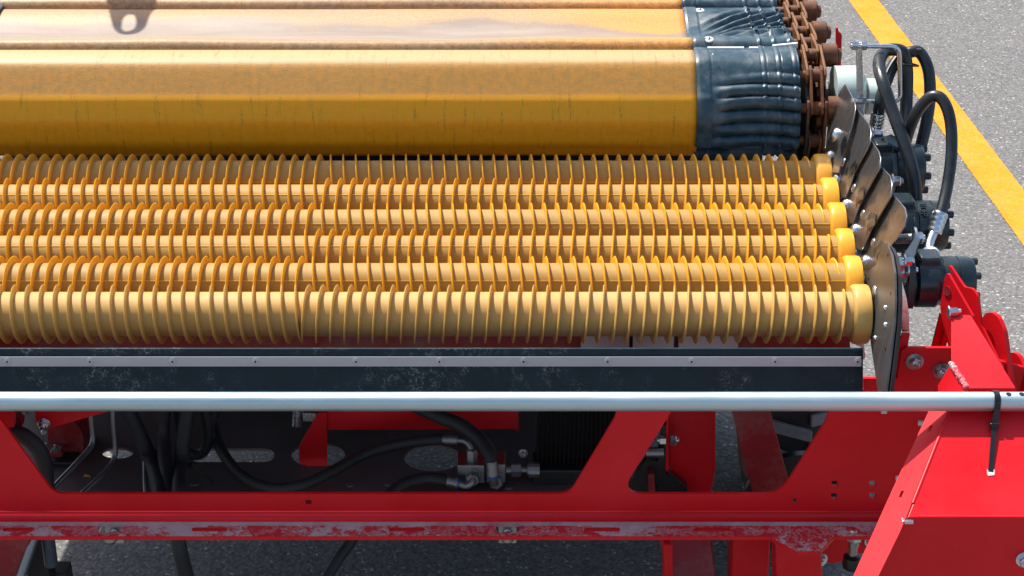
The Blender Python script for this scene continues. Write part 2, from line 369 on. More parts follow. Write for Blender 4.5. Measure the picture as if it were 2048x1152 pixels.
def link_mesh(name, mb, m, parent, origin, smooth=35, bevel=0.):
    me = bpy.data.meshes.new(name); me.from_pydata([p-origin for p in mb.v], [], mb.f)
    if mb.uv:
        ul = me.uv_layers.new(name='UVMap')
        for lp in me.loops: ul.data[lp.index].uv = mb.uv[lp.vertex_index]
    me.validate()
    if smooth:
        me.shade_smooth(); me.set_sharp_from_angle(angle=radians(smooth))
    me.materials.append(m)
    o = bpy.data.objects.new(name, me); COL.objects.link(o)
    if bevel:
        b = o.modifiers.new('bevel', 'BEVEL'); b.width = bevel; b.segments = 2; b.limit_method = 'ANGLE'; b.angle_limit = radians(38); b.harden_normals = False
    return o
WORLD0 = {}
def thing(name, label, cat, loc, group=None):
    o = bpy.data.objects.new(name, None); COL.objects.link(o); o.location = loc; o.empty_display_size = .05
    o['label'] = label; o['category'] = cat
    if group: o['group'] = group
    WORLD0[o.name] = V(loc); return o
def part(name, mb, m, parent, smooth=35, bevel=0., label=None, kind=None):
    org = WORLD0[parent.name]; o = link_mesh(name, mb, m, parent, org, smooth, bevel); o.parent = parent
    WORLD0[o.name] = org
    if label: o['label'] = label
    if kind: o['kind'] = kind
    return o
def single(name, mb, m, label, cat, group=None, smooth=35, bevel=0.):
    lo = V((min(p.x for p in mb.v), min(p.y for p in mb.v), min(p.z for p in mb.v))); hi = V((max(p.x for p in mb.v), max(p.y for p in mb.v), 0))
    org = V(((lo.x+hi.x)/2, (lo.y+hi.y)/2, lo.z)); o = link_mesh(name, mb, m, None, org, smooth, bevel); o.location = org
    o['label'] = label; o['category'] = cat
    if group: o['group'] = group
    WORLD0[o.name] = org; return o
def struct(name, mb, m, smooth=0):
    o = link_mesh(name, mb, m, None, V((0,0,0)), smooth); o['kind'] = 'structure'; WORLD0[o.name] = V((0,0,0)); return o
def hexbolt(mb, P, axis, r, h, wash=0., stub=0., rot=.3):
    """washer, hexagon and thread end, standing on P along axis"""
    d = 0.
    if wash: mb.lathe(P, axis, [(0, wash), (.0025, wash), (.003, wash*.96)], 20); d = .003
    mb.lathe(P, axis, [(d, r), (d+h*.85, r), (d+h, r*.86)], 6, rot)
    if stub: mb.lathe(P, axis, [(d+h*.9, r*.52), (d+h+stub*.85, r*.52), (d+h+stub, r*.42)], 12)
    return mb

# ================================================================== THE SETTING
g = MB(); S = 60; n = 60
g.add([(-S,-S,0),(S,-S,0),(S,S,0),(-S,S,0)], [(0,1,2,3)])
ground = struct('ground', g, ASPHALT)
a0, a1, b0, b1 = atz(1696,0,0), atz(1952.4,360,0), atz(1755.5,0,0), atz(2029.8,360,0)
d = (a1-a0).normalized(); wv = (b0-a0) - d*(b0-a0).dot(d)
ln = MB(); base = a0+V((0,0,.004))
NL = 900; lv_ = []; rv_ = []
for k in range(NL+1):
    t = -6+14*k/NL; jit = lambda q: .0035*noise.noise(V((t*38, q, 0)))+.002*noise.noise(V((t*130, q, 4)))
    lv_.append(base+d*t+wv.normalized()*jit(1)); rv_.append(base+d*t+wv+wv.normalized()*jit(9))
ln.add(lv_+rv_, [(k, k+1, NL+2+k, NL+1+k) for k in range(NL)])
struct('road_marking', ln, LINE_PAINT)

# ================================================================== SCREW ROLLERS
R_END = .710; R_SEAM = -.419; R_LEFT = -1.70; PITCH = .0281
RZ0 = 1.033; R6 = V((0, .530, 1.106))
rot_phase = [5.3, 4.5, 5.0, 4.3, 4.8, 4.6]
def roller(i, label):
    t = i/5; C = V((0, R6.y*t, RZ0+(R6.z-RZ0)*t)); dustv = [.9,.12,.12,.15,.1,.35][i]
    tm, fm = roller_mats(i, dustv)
    T = thing('screw_roller', label, 'roller', (R_SEAM, C.y, C.z-.06), 'yellow screw rollers of the cleaning bed')
    mb = MB(); mb.lathe((R_LEFT, C.y, C.z), (1,0,0), [(0,.0445),(R_END-R_LEFT-.02,.0445)], 40)
    part('tube', mb, tm, T, 40)
    # moulding seam along the tube
    ang = [2.6, .62, .95, .72, .9, .3][i]
    sb = MB(); yy = -cos(ang)*.0447; zz = sin(ang)*.0447; tv = V((0, sin(ang), cos(ang)))*.0009; nv = V((0,-cos(ang), sin(ang)))*.0007
    p = V((0, C.y+yy, C.z+zz)); A = V((R_LEFT+.01,0,0)); B = V((R_END-.03,0,0))
    sb.hexa([A+p-tv-nv, B+p-tv-nv, B+p+tv-nv, A+p+tv-nv, A+p-tv+nv, B+p-tv+nv, B+p+tv+nv, A+p+tv+nv])
    part('moulding_seam', sb, fm, T, 0)
    prof = [(-.0028,.0435),(-.0020,.0520),(-.0017,.0577),(0,.0597),(.0017,.0577),(.0020,.0520),(.0028,.0435)]
    for hand_side in (0, 1):
        x0, x1 = (R_LEFT+.03, R_SEAM) if hand_side == 0 else (R_SEAM, R_END-.045)
        sgn = (1 if hand_side else -1)*(1 if i % 2 == 0 else -1)
        turns = (x1-x0)/PITCH; seg = 36; nst = int(turns*seg); mb = MB(); vs = []; fs = []; k = len(prof)
        for q in range(nst+1):
            X = x0+(x1-x0)*q/nst; a = sgn*(X-R_SEAM)/PITCH*2*pi+rot_phase[i]
            e = min(1, (q/9 if hand_side == 0 else 1), ((nst-q)/9 if hand_side else 1))
            for (dx, r) in prof:
                rr = .0435+(r-.0435)*e
                vs.append((X+dx, C.y-cos(a)*rr, C.z+sin(a)*rr))
        for q in range(nst):
            for j in range(k-1): fs.append((q*k+j, q*k+j+1, (q+1)*k+j+1, (q+1)*k+j))
        fs += [tuple(range(k)), tuple(reversed(range(nst*k, nst*k+k)))]
        mb.add(vs, fs); part('flight', mb, fm, T, 60)
    mb = MB(); mb.lathe((R_END-.034, C.y, C.z), (1,0,0), [(0,.0445),(0,.0545),(.004,.0588),(.008,.0600),(.030,.0600),(.034,.0585),(.034,.02)], 40)
    part('end_collar', mb, fm, T, 30)
    mb = MB(); mb.lathe((R_END, C.y, C.z), (1,0,0), [(0,.018),(.05,.018)], 16); part('shaft', mb, STEEL_DARK, T)
    return T
roller_labels = ['pale dusty yellow screw roller nearest the camera, above the black rubber skirt',
  'second yellow screw roller counted up from the black rubber skirt',
  'third yellow screw roller counted up from the black rubber skirt',
  'fourth yellow screw roller, two rows in front of the shaded rear roller',
  'fifth yellow screw roller, just in front of the shaded rear roller',
  'rearmost yellow screw roller, brownish in the shade under the belt drum']
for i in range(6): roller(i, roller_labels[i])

# ================================================================== BELT CONVEYOR
DC = V((0, .79, 1.185)); DR = .137
XB = .426; XBL = -.419-(.426+.419)-.03; XO = .658
def chaik(pts, n):
    for _ in range(n):
        o = [pts[0]]
        for a, b in zip(pts[:-1], pts[1:]): o += [a*.75+b*.25, a*.25+b*.75]
        o.append(pts[-1]); pts = o
    return pts
def arclen(pts):
    s = [0.]
    for a, b in zip(pts[:-1], pts[1:]): s.append(s[-1]+(b-a).length)
    return s
def sample(pts, s, t):
    t *= s[-1]
    for i in range(len(s)-1):
        if s[i+1] >= t or i == len(s)-2:
            k = (t-s[i])/max(1e-9, s[i+1]-s[i]); p = pts[i].lerp(pts[i+1], k); tg = (pts[i+1]-pts[i]).normalized(); return p, tg, t
def pol(phi, r=DR): a = radians(phi); return V((0, DC.y-cos(a)*r, DC.z+sin(a)*r))
prof_front = chaik([pol(97,DR*.97), pol(93), pol(74,DR*1.02), pol(66,DR*1.035), pol(60,DR*1.02), pol(31,DR*1.0), pol(27,DR*1.02), pol(22,DR*1.01), pol(10,DR*1.01), pol(7,DR*1.02), pol(3,DR*1.012), pol(-11,DR*1.005), pol(-15,DR*1.02), pol(-20,DR*1.0), pol(-29,DR*.985), pol(-32.5,DR*1.0), V((0,DC.y-.10,DC.z-.072)), V((0,DC.y-.05,DC.z-.070)), V((0,DC.y+.03,DC.z-.070))], 2)
PLEN = .300
def top_profile(k):
    oy = DC.y+.012+k*PLEN; oz = DC.z+DR+k*PLEN*.035
    return chaik([V((0,oy,oz-.020)), V((0,oy+.004,oz+.006)), V((0,oy+.020,oz+.020)), V((0,oy+.050,oz+.015)), V((0,oy+.085,oz-.006)), V((0,oy+.145,oz-.017)), V((0,oy+.205,oz-.008)), V((0,oy+.250,oz+.010)), V((0,oy+.288,oz+.014)), V((0,oy+.302,oz+.008))], 3)
conv = thing('web_conveyor', 'yellow cloth panelled conveyor belt wrapped over the drum above the rollers', 'conveyor belt', (R_SEAM, DC.y, 1.03))
conv_path = {}
def panel(prof, m, name, wob=0., k=0):
    s = arclen(prof)
    def fn(u, t):
        p, tg, d = sample(prof, s, t); X = XBL+(XB-XBL)*u; nrm = V((0, tg.z, -tg.y)); nrm = -nrm if nrm.dot(V((0,-.5,1))) < 0 else nrm
        e = sin(pi*t)
        h = wob*e*(noise.noise(V((X*1.7, d*4, k*7.)))*1.0+.5*noise.noise(V((X*4., d*7, 3.+k*7))))
        return V((X, p.y, p.z))+nrm*h
    L0 = s[-1]
    mb = MB().grid(fn, 90, 60, lambda u, t: (XBL+(XB-XBL)*u, t*L0))
    o = part(name, mb, m, conv, 60)
    so_ = o.modifiers.new('cloth_thickness', 'SOLIDIFY'); so_.thickness = .004; so_.offset = -1
    return o
panel(prof_front, BELT_FRONT, 'belt_panel', .0015)
for k in range(3): panel(top_profile(k), BELT_TOP, 'belt_panel', .011, k)
# lip bars under the joints
for k in range(3):
    oy = DC.y+.006+k*PLEN; oz = DC.z+DR+k*PLEN*.035-.013
    part('cross_rod', MB().tube([(XBL-.24,oy,oz),(XO+.02,oy,oz)], .009, 10), STEEL_DARK, conv)
# black rubber end boots
def boot(prof, fan, k, side=1):
    s = arclen(prof); L0 = s[-1]
    x0, x1 = XB-.004, XO
    def fn(u, t):
        p, tg, d = sample(prof, s, t); X = x0+(x1-x0)*u; nrm = V((0, tg.z, -tg.y)); nrm = -nrm if nrm.dot(V((0,-.5,1))) < 0 else nrm
        h = .004
        if not fan:
            gr = min(1., max(0., (u-.12)/.25)); gr = gr*gr*(3-2*gr)
            zone = min(1., max(0., (d-.088-.03*(1-u))/.035))
            w_ = (d-.10+.014*sin(u*2.6))/.0295
            rib = (.5+.5*cos(2*pi*w_))**.5
            h += gr*zone*(.017*rib-.010)+.010*gr*(1-zone)*max(0, sin((u-.5)*pi))*.6
        else:
            gr = min(1., max(0., (u-.10-.06*d/L0)/.35)); zone = min(1., max(0., (d-.075)/.025))*min(1., max(0., (L0-.025-d)/.06))
            sk = d-.13*(u-.1)
            rib = (.5+.5*cos(2*pi*sk/.034))**.8
            h += gr*zone*(.018*rib-.004)
            pull = min(1., max(0., u/.9)); h += pull*zone*.012
        for xb_ in (.66, .80, .955):
            if abs(u-xb_) < .012: h += .0035
        if u < .14 and u > .015: h += .0022
        q = V((X, p.y, p.z))+nrm*h
        if side < 0: q.x = 2*R_SEAM-q.x
        return q
    o = part('rubber_boot', MB().grid(fn, 84, 110), RUBBER, conv, 60)
    so_ = o.modifiers.new('rubber_thickness', 'SOLIDIFY'); so_.thickness = .005; so_.offset = -1
    # rows of short retaining clips
    if side > 0:
        for xb_ in (.66, .80, .955):
            nclip = 9 if not fan else 8
            for c in range(nclip):
                t = (.34+.062*c) if not fan else (.30+.075*c)
                if t > .95: continue
                P = fn(xb_, t); P2 = fn(xb_, t+.012); dv = (P2-P).normalized(); nn = V((1,0,0)).cross(dv).normalized()
                if nn.dot(V((0,-.5,1))) < 0: nn = -nn
                cx = V((.0035,0,0)); cm = MB()
                cm.hexa([P-cx-dv*.005-nn*.003, P+cx-dv*.005-nn*.003, P+cx+dv*.005-nn*.003, P-cx+dv*.005-nn*.003, P-cx-dv*.005+nn*.004, P+cx-dv*.005+nn*.004, P+cx+dv*.005+nn*.004, P-cx+dv*.005+nn*.004])
                part('retaining_clip', cm, RUBBER, conv, 0)
    return fn
bf = boot(prof_front, False, 0); boot(prof_front, False, 0, -1)
bt = boot(top_profile(0), True, 0); bt2 = boot(top_profile(1), True, 1); boot(top_profile(2), True, 2); boot(top_profile(0), True, 0, -1)
def rivet_at(P, n, r=.0120):
    mb = MB(); mb.lathe(P-n*.002, n, [(0,r),(.0025,r),(.004,r*.8)], 20); o = part('rivet', mb, WHITE, conv, 30)
    part('rivet_head', MB().lathe(P+n*.002, n, [(0,r*.38),(.0025,r*.34),(.0035,r*.15)], 12), STEEL_DARK, o, 30)
def fnorm(fn, u, t):
    a = fn(u+.005, t)-fn(u-.005, t); b = fn(u, t+.005)-fn(u, t-.005); n_ = a.cross(b).normalized(); return n_ if n_.z > 0 else -n_
for fn, u, t in ((bf,.18,.105),(bt,.16,.135),(bt,.17,.90)): rivet_at(fn(u, t), fnorm(fn, u, t))
# white bars painting a bright edge highlight along the joint
for a_, b_, z_ in ((.455,.540,.004),(.552,.600,.004),(.606,.664,.009)):
    lm = MB(); y0 = DC.y+.004; z0 = DC.z+DR+z_+.004
    lm.hexa([(a_,y0-.006,z0-.004),(b_,y0-.006,z0-.004),(b_,y0+.006,z0-.004),(a_,y0+.006,z0-.004),(a_,y0-.004,z0+.003),(b_,y0-.004,z0+.003+(.006 if z_>.005 else 0)),(b_,y0+.005,z0+.003+(.006 if z_>.005 else 0)),(a_,y0+.005,z0+.003)])
    part('painted_highlight', lm, WHITE, conv, 0, .001)
# return run underneath
part('return_belt', MB().box((XBL-.2, DC.y+.02, DC.z-.078), (XO, 1.62, DC.z-.072)), RUBBER, conv, 0)
# drum body inside the belt
part('drum', MB().lathe((XBL-.2, DC.y, DC.z), (1,0,0), [(0,.066),(XO-.03-XBL+.2,.066)], 32), DARK, conv)

part('side_plate', MB().plate([[V((.672,DC.y+cos(2*pi*k/28)*.150,DC.z-.02+sin(2*pi*k/28)*.135)) for k in range(28)]], (.006,0,0)), DARK, conv, 0)  # two dark plates added behind the chain so its gaps read dark
part('side_plate', MB().box((.672,DC.y,.98),(.678,1.6,1.27)), DARK, conv, 0)
# ------------------------------------------------------------------ drive chain on the right
chain = thing('roller_chain', 'rusty brown roller chain running over the right end of the belt drum', 'chain', (.715, DC.y, 1.03))
CP = .078; pins = []
R_CH = .128
# top run, drum arc
s_ = .78
while s_ > 0: pins.append(V((0, DC.y+s_, DC.z+R_CH+s_*.035+.002))); s_ -= CP
rem = -s_; a = rem/R_CH
while a < pi*.98:
    pins.append(V((0, DC.y-sin(a)*R_CH, DC.z+cos(a)*R_CH))); a += 2*math.asin(CP/2/R_CH)
def link_plate(p, q, x, th=.006, hgt=.046):
    dv = (q-p).normalized(); nv = V((1,0,0)).cross(dv).normalized(); e = hgt*.42
    pts = [p-dv*e-nv*hgt/2*.7, p-dv*e*.3-nv*hgt/2, q+dv*e*.3-nv*hgt/2, q+dv*e-nv*hgt/2*.7, q+dv*e+nv*hgt/2*.7, q+dv*e*.3+nv*hgt/2, p-dv*e*.3+nv*hgt/2, p-dv*e+nv*hgt/2*.7]
    return MB().plate([[t+V((x,0,0)) for t in pts]], (th,0,0))
for i, p in enumerate(pins):
    if i+1 < len(pins):
        q = pins[i+1]; inner = i % 2
        for x in ((.6805,.7055) if inner else (.673,.7135)):
            part('link_plate', link_plate(p, q, x), RUST_PLATE if i < 11 else RUST, chain, 20, .0012)
    part('pin_barrel', MB().lathe(V((.680,0,0))+p, (1,0,0), [(0,.0155),(.034,.0155)], 18), RUST, chain)
    part('pin_end', MB().lathe(V((.654,0,0))+p, (1,0,0), [(0,.010),(.012,.0115),(.022,.0115)], 14), RUST, chain)
    if i % 2 == 0:
        o = part('carrier_roller', MB().lathe(V((.7205,0,0))+p, (1,0,0), [(0,.022),(.001,.0275),(.032,.0275),(.0345,.025),(.035,.012)], 26), RUST, chain)
        part('cotter_end', MB().lathe(V((.754,0,0))+p, (1,0,0), [(0,.013),(.004,.0165),(.011,.015),(.013,.008)], 14), RUST, o)
sprk = thing('chain_sprocket', 'rust brown toothed sprocket inside the loop of the roller chain', 'sprocket', (.70, DC.y, DC.z-.12))
teeth = []
for k in range(11*4):
    a_ = 2*pi*k/44; r_ = [.102,.118,.118,.102][k % 4]; teeth.append(V((.700, DC.y+cos(a_)*r_, DC.z+sin(a_)*r_)))
part('toothed_disc', MB().plate([teeth], (.012,0,0)), RUST, sprk, 0, .001)
part('added_dark_disc', MB().lathe((.7215, DC.y, DC.z-.01), (1,0,0), [(0,.112),(.003,.112)], 36), DARK, sprk)  # dark disc added to cover bright ground behind the links
part('sprocket_hub', MB().lathe((.67, DC.y, DC.z), (1,0,0), [(0,.045),(.09,.045)], 24), RUST, sprk)

# ------------------------------------------------------------------ pale hub and its bracket
hubY = .74
hc = at(1690, 188, hubY)
hub = thing('drive_hub', 'pale green painted drive hub beside the rusty chain', 'hub', (hc.x, hubY, hc.z-.06))
x0 = .745
part('hub_body', MB().lathe((x0, hubY, hc.z), (1,0,0), [(0,.066),(.05,.066),(.058,.064),(.068,.052),(.070,.03)], 36), HUB, hub)
part('shaft_housing', MB().lathe((.822, hubY, hc.z-.006), (1,0,0), [(0,.042),(.044,.042),(.052,.040),(.054,.025)], 30), HUB, hub)
part('set_screw', hexbolt(MB(), V((.876, hubY, hc.z-.004)), (1,0,0), .010, .010), ZINC, hub)

bY = .57
br = thing('hose_bracket', 'galvanised flat bar bracket with a bent threaded rod holding the hoses', 'bracket', at(1722, 235, bY))
q = [at(1712,82,bY), at(1724,82,bY), at(1728,240,bY), at(1715,240,bY)]
part('flat_bar', MB().plate([rounded(q, .006)], (0,.006,0)), ZINC, br, 30, .001)
pa = [at(1700,92,bY-.01), at(1799,93,bY-.01), at(1801,204,bY-.01), at(1712,203,bY-.01)]
part('bent_rod', MB().tube(fillet_path(pa, .022), .0052, 12), ZINC, br)
for (x_, y_) in ((1708,92),(1727,92),(1707,203),(1728,202)):
    part('nut', hexbolt(MB(), at(x_-5, y_, bY-.01), (1,0,0), .0105 if y_ < 100 else .008, .012), ZINC, br, 25)

# red lever and slanted rail behind the hub
lv = MB(); Yl = 1.05
lv.plate([[at(1673,135,Yl), at(1672,57,Yl), at(1676,55,Yl), at(1678,66,Yl), at(1680,64,Yl), at(1684,70,Yl), at(1682,135,Yl)]], (0,.012,0))
single('lever', lv, RED, 'small red lever standing behind the pale hub', 'lever', bevel=.001)
rl = MB(); Yl = 1.15
rl.plate([[at(1622,48,Yl), at(1626,46,Yl), at(1652,90,Yl), at(1640,90,Yl)]], (.004,.05,-.01))
single('slanted_rail', rl, RED_DARK, 'dull magenta red slanted rail behind the chain rollers', 'rail')

# ================================================================== SIDE SCALES (overlapping steel plates)
def polyplane(pts, P, n): return [onplane(x, y, P, n) for x, y in pts]
NS = V((-.95, 0, .31)).normalized()
scales = [
 ('topmost pointed brushed steel plate beside the rusty chain', (1660,320), .712, [(1690,167),(1709,203),(1711,217),(1704,250),(1697,273),(1689,292),(1683,318),(1677,345),(1655,345),(1650,318),(1652,280),(1656,243),(1671,212),(1678,183)]),
 ('second overlapping steel plate below the pointed one', (1672,368), .716, [(1700,205),(1713,216),(1739,250),(1742,266),(1740,283),(1734,298),(1717,328),(1708,345),(1700,372),(1690,395),(1668,395),(1664,360),(1676,320),(1690,262)]),
 ('third overlapping steel plate, in the middle of the row', (1690,418), .720, [(1728,270),(1743,282),(1757,302),(1761,316),(1759,336),(1751,350),(1734,381),(1722,402),(1713,424),(1704,447),(1684,447),(1680,410),(1692,370),(1707,315)]),
 ('fourth overlapping steel plate, mirroring the yellow flights', (1706,468), .724, [(1746,322),(1762,333),(1780,351),(1784,368),(1781,393),(1772,408),(1755,437),(1742,458),(1734,478),(1722,500),(1700,500),(1696,462),(1708,420),(1722,368)]),
 ('lowest overlapping steel plate, mirroring the yellow flights', (1722,520), .728, [(1768,375),(1785,388),(1809,415),(1813,432),(1808,454),(1797,470),(1779,495),(1766,512),(1756,533),(1740,560),(1716,555),(1713,515),(1726,470),(1738,425)]),
]
heads = [[(1671,270),(1658,315)], [(1675,360)], [(1692,412)], [(1709,462)], [(1729,525)]]
lens = [(1686,324),(1706,376),(1724,428),(1745,485)]
for k, (lab, anc, X0, poly) in enumerate(scales):
    P0 = atx(anc[0], anc[1], X0); pts = polyplane(poly, P0, NS)
    T = thing('side_plate', lab, 'steel plate', V((P0.x, P0.y, min(p.z for p in pts))), 'overlapping side plates at the roller ends')
    part('plate', MB().plate([pts], -NS*.003), STEEL, T, 25, .0006)
    for (hx, hy) in heads[k]:
        H = onplane(hx, hy, P0, NS)
        part('carriage_bolt', MB().lathe(H-NS*.001, NS, [(0,.0175),(.004,.0168),(.009,.012),(.012,.005)], 24), ZINC, T, 60)
    # small dark leaf-shaped drain slit and lens boss
    if k < 4:
        lx, ly = lens[k]; H = onplane(lx, ly, P0, NS)
        part('lens_boss', MB().lathe(H-NS*.001, NS, [(0,.010),(.0015,.0095),(.003,.005)], 18), STEEL, T, 60)
    sl_ = [(1690,271),(1709,320),(1725,372),(1748,426),(1768,485)][k]
    tipx, tipy = [(1683,313),(1698,358),(1712,418),(1733,472),(1753,532)][k]
    q = [(sl_[0]-3, sl_[1]+6), (sl_[0]+2, sl_[1]), (sl_[0]+4, sl_[1]+9), (sl_[0]+2, sl_[1]+25), (tipx+3, tipy-12), (tipx, tipy), ((sl_[0]+tipx)/2-5, (sl_[1]+tipy)/2)]
    P1 = P0+NS*.0022
    part('slit', MB().plate([polyplane(q, P1, NS)], NS*.0008), PLASTIC, T, 0)
    # zinc edge nuts on the outer edge
NF = V((-1, 0, .10)).normalized(); P0 = atx(1742, 640, .7135)
fpoly = [(1768,486),(1775,492),(1783,510),(1789,545),(1790,600),(1788,650),(1770,795),(1757,795),(1750,745),(1744,705),(1738,660),(1733,620),(1726,580),(1730,548),(1752,530),(1758,508)]
pts = polyplane(fpoly, P0, NF)
T = thing('front_side_plate', 'tall tapering steel plate covering the end of the nearest roller', 'steel plate', V((P0.x, P0.y, min(p.z for p in pts))))
part('plate', MB().plate([rounded(pts, .004, 3)], -NF*.004), STEEL_GREY, T, 25, .0006)
part('backing_plate', MB().plate([[p-NF*.0045+V((.002,-.010,0)) for p in rounded(pts[1:8]+[pts[14], pts[0]], .004, 3)]], -NF*.006), DARK, T, 25, .0006)
for (hx, hy, r) in ((1748,585,.0150),(1771,616,.006),(1771,650,.006),(1751,676,.005)):
    H = onplane(hx, hy, P0, NF); part('carriage_bolt', MB().lathe(H-NF*.001, NF, [(0,r),(.002,r*.96),(.0045,r*.7),(.0058,r*.25)], 18), ZINC, T, 60)
for (hx, hy) in ((1737,558),(1753,578),(1780,587),(1744,605),(1771,698),(1775,510)):
    H = onplane(hx, hy, P0+NF*.0006, NF); part('small_hole', MB().lathe(H, NF, [(0,.0028),(.0004,.0028)], 10), PLASTIC, T, 0)
# edge nuts on outer edge of scales
k_ = 0
for (x_, y_, Y_) in ((1756,268,.50),(1796,362,.36),):
    k_ += 1
    T = thing('edge_bolt', ['shiny hex nut at the tip of the second steel plate','shiny hex nut at the tip of the fourth steel plate'][k_-1], 'bolt', at(x_, y_, Y_), 'hex nuts behind the side plates')
    mb = MB(); P = at(x_-14, y_, Y_); mb.lathe(P, (1,0,0), [(0,.016),(.004,.016)], 20); part('washer', mb, ZINC, T)
    part('nut', hexbolt(MB(), P+V((.004,0,0)), (1,0,0), .0115, .016, 0, .006), ZINC, T, 25)

# ================================================================== HYDRAULIC MOTORS
def motor(C, X0, X1, r, lab, badge=False, nb=6, flange=None):
    T = thing('hydraulic_motor', lab, 'motor', (X0, C.y, C.z-r), 'black hydraulic motors driving the rollers'); L_ = X1-X0
    part('casting', MB().lathe((X0, C.y, C.z), (1,0,0), [(0,r*.80),(L_*.10,r*.82),(L_*.14,r*1.02),(L_*.42,r*1.03),(L_*.47,r*.95),(L_*.52,r*.92)], 36), BLACK, T, 30)
    part('gear_housing', MB().lathe((X0+L_*.52, C.y, C.z), (1,0,0), [(0,r*.96),(L_*.20,r*.97),(L_*.205,r*.93),(L_*.22,r*.93),(L_*.225,r*.97),(L_*.40,r*.96),(L_*.46,r*.88),(L_*.48,r*.7)], 36), BLACK, T, 30)
    for k in range(nb):
        a_ = 2*pi*k/nb+.35; P = V((X0+L_*.96, C.y+cos(a_)*r*.78, C.z+sin(a_)*r*.78))
        part('cap_screw', MB().lathe(P, (1,0,0), [(0,r*.14),(r*.22,r*.14),(r*.24,r*.11)], 12), BLACK, T, 30)
    # port block on top of the casting
    pb = MB(); pb.box((X0+L_*.14, C.y-r*.5, C.z+r*.55), (X0+L_*.46, C.y+r*.5, C.z+r*1.18)); part('port_block', pb, BLACK, T, 30, .005)
    if flange:
        fm = MB(); fm.plate([rounded([(X0-.004, C.y-flange, C.z-flange*.7), (X0-.004, C.y-flange*.7, C.z+flange), (X0-.004, C.y+flange*.7, C.z+flange), (X0-.004, C.y+flange, C.z-flange*.7)], .02)], (.012,0,0)); part('mounting_flange', fm, BLACK, T, 30, .002)
    return T
mA = at(1880, 562, .06); motorA = motor(mA, .795, .930, .052, 'large black hydraulic motor above the red side bracket', flange=.058)
mB = at(1860, 452, .26); motorB = motor(mB, .780, .915, .056, 'middle black hydraulic motor with raised casting marks', nb=7, flange=.06)
mC = at(1812, 340, .47); motorC = motor(mC, .772, .905, .060, 'rear black hydraulic motor under the loops of hose', nb=7, flange=.062)
# raised casting marks on the middle motor
def text_mesh(txt, size, depth):
    cu = bpy.data.curves.new('casting_marks', 'FONT'); cu.body = txt; cu.size = size; cu.extrude = depth
    to = bpy.data.objects.new('casting_marks_tmp', cu); COL.objects.link(to); dg = bpy.context.evaluated_depsgraph_get()
    me = bpy.data.meshes.new_from_object(to.evaluated_get(dg)); bpy.data.objects.remove(to); mb = MB(); mb.add([v.co.copy() for v in me.vertices], [tuple(p.vertices) for p in me.polygons]); return mb
tm_ = text_mesh('TOP', .020, .0012); r_ = .056*.97; th_ = radians(62)
nv = V((0,-cos(th_), sin(th_))); upv = V((1,0,0)); rt = nv.cross(upv)*-1
tm_.v = [V((.852, mB.y, mB.z))+nv*(r_+.0005)+V((0,-nv.z,-nv.y))*0+(V((0,sin(th_),cos(th_)))*-(p.x-.02)+V((1,0,0))*p.y+nv*p.z) for p in tm_.v]
part('casting_marks', tm_, BLACK, motorB, 0)
# hex plug at the rear motor
P = at(1772, 305, .47); part('hex_plug', hexbolt(MB(), P, (.35,-.3,.88), .024, .036, .0, 0, .1), BLACK, motorC, 25)

# ------------------------------------------------------------------ hoses
def hose(pts, r, m, lab, fits=(), group='black hydraulic hoses', name='hydraulic_hose', n=8):
    path = smooth_path([at(*p) for p in pts], n)
    T = thing(name, lab, 'hose', path[0], group)
    part('hose', MB().tube(path, r, 14), m, T, 60)
    for (a_, b_, rr, mm, nm) in fits:
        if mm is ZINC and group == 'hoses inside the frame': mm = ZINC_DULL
        if nm == 'ferrule':
            pts__ = [a_.lerp(b_, k/16) for k in range(17)]; rad = [rr*(.93 if k in (0,16) else (1. if k % 4 else .95)) for k in range(17)]
            part(nm, MB().tube(pts__, rad, 18), mm, T, 40); continue
        part(nm, MB().tube(a_ if isinstance(a_, list) else [a_, b_], rr, 16), mm, T, 40)
    return T
def ferrule(p, q, r): return (at(*p), at(*q), r, ZINC, 'ferrule')
Yh = .46
hose([(1756,232,.55),(1763,192,.55),(1783,138,.60),(1803,112,.62),(1822,104,.62),(1840,106,.62),(1856,138,.60),(1860,190,.58),(1853,245,.55),(1840,300,.52),(1828,350,.48)], .0135, HOSE,
     'black hose looping right at the top of the hose bundle', [ferrule((1757,226,.55),(1752,256,.55),.0165), (at(1752,256,.55), at(1748,272,.54), .010, ZINC, 'nipple')], n=10)
hose([(1832,420,.30),(1832,395,.31),(1826,345,.33),(1808,285,.37),(1785,222,.42),(1765,162,.47),(1758,128,.53),(1768,105,.585),(1790,99,.60),(1808,108,.60),(1814,145,.59),(1813,200,.57),(1811,250,.52),(1806,300,.47),(1800,318,.47)], .0140, HOSE,
     'thick black hose looping left in front of the bent rod', [ferrule((1832,412,.30),(1828,452,.29),.0175), (at(1832,410,.30), at(1832,414,.299), .0185, REDRING, 'sealing_ring'), (at(1828,450,.29), at(1824,480,.28), .0115, ZINC, 'nipple'), ferrule((1803,312,.47),(1790,345,.46),.0180), (at(1791,343,.46), at(1787,362,.455), .011, ZINC, 'nipple')], n=10)
hose([(1808,300,.40),(1816,268,.40),(1833,226,.39),(1858,196,.38),(1880,195,.37),(1896,222,.35),(1903,265,.33),(1902,320,.30),(1893,380,.26),(1881,430,.22)], .0125, HOSE,
     'black hose arching alone in front of the yellow line', [ferrule((1882,425,.22),(1868,466,.20),.0165)], n=10)
T = thing('hose_elbow', 'bare steel elbow and nut on top of the large motor', 'fitting', at(1860, 515, .12))
part('elbow', MB().tube(smooth_path([at(1869,462,.20), at(1862,478,.18), at(1858,492,.16), at(1858,506,.14)], 6), .0095, 14), ZINC, T, 60)
part('nut', hexbolt(MB(), at(1860,520,.12), (0,0,1), .019, .024), ZINC, T, 25)
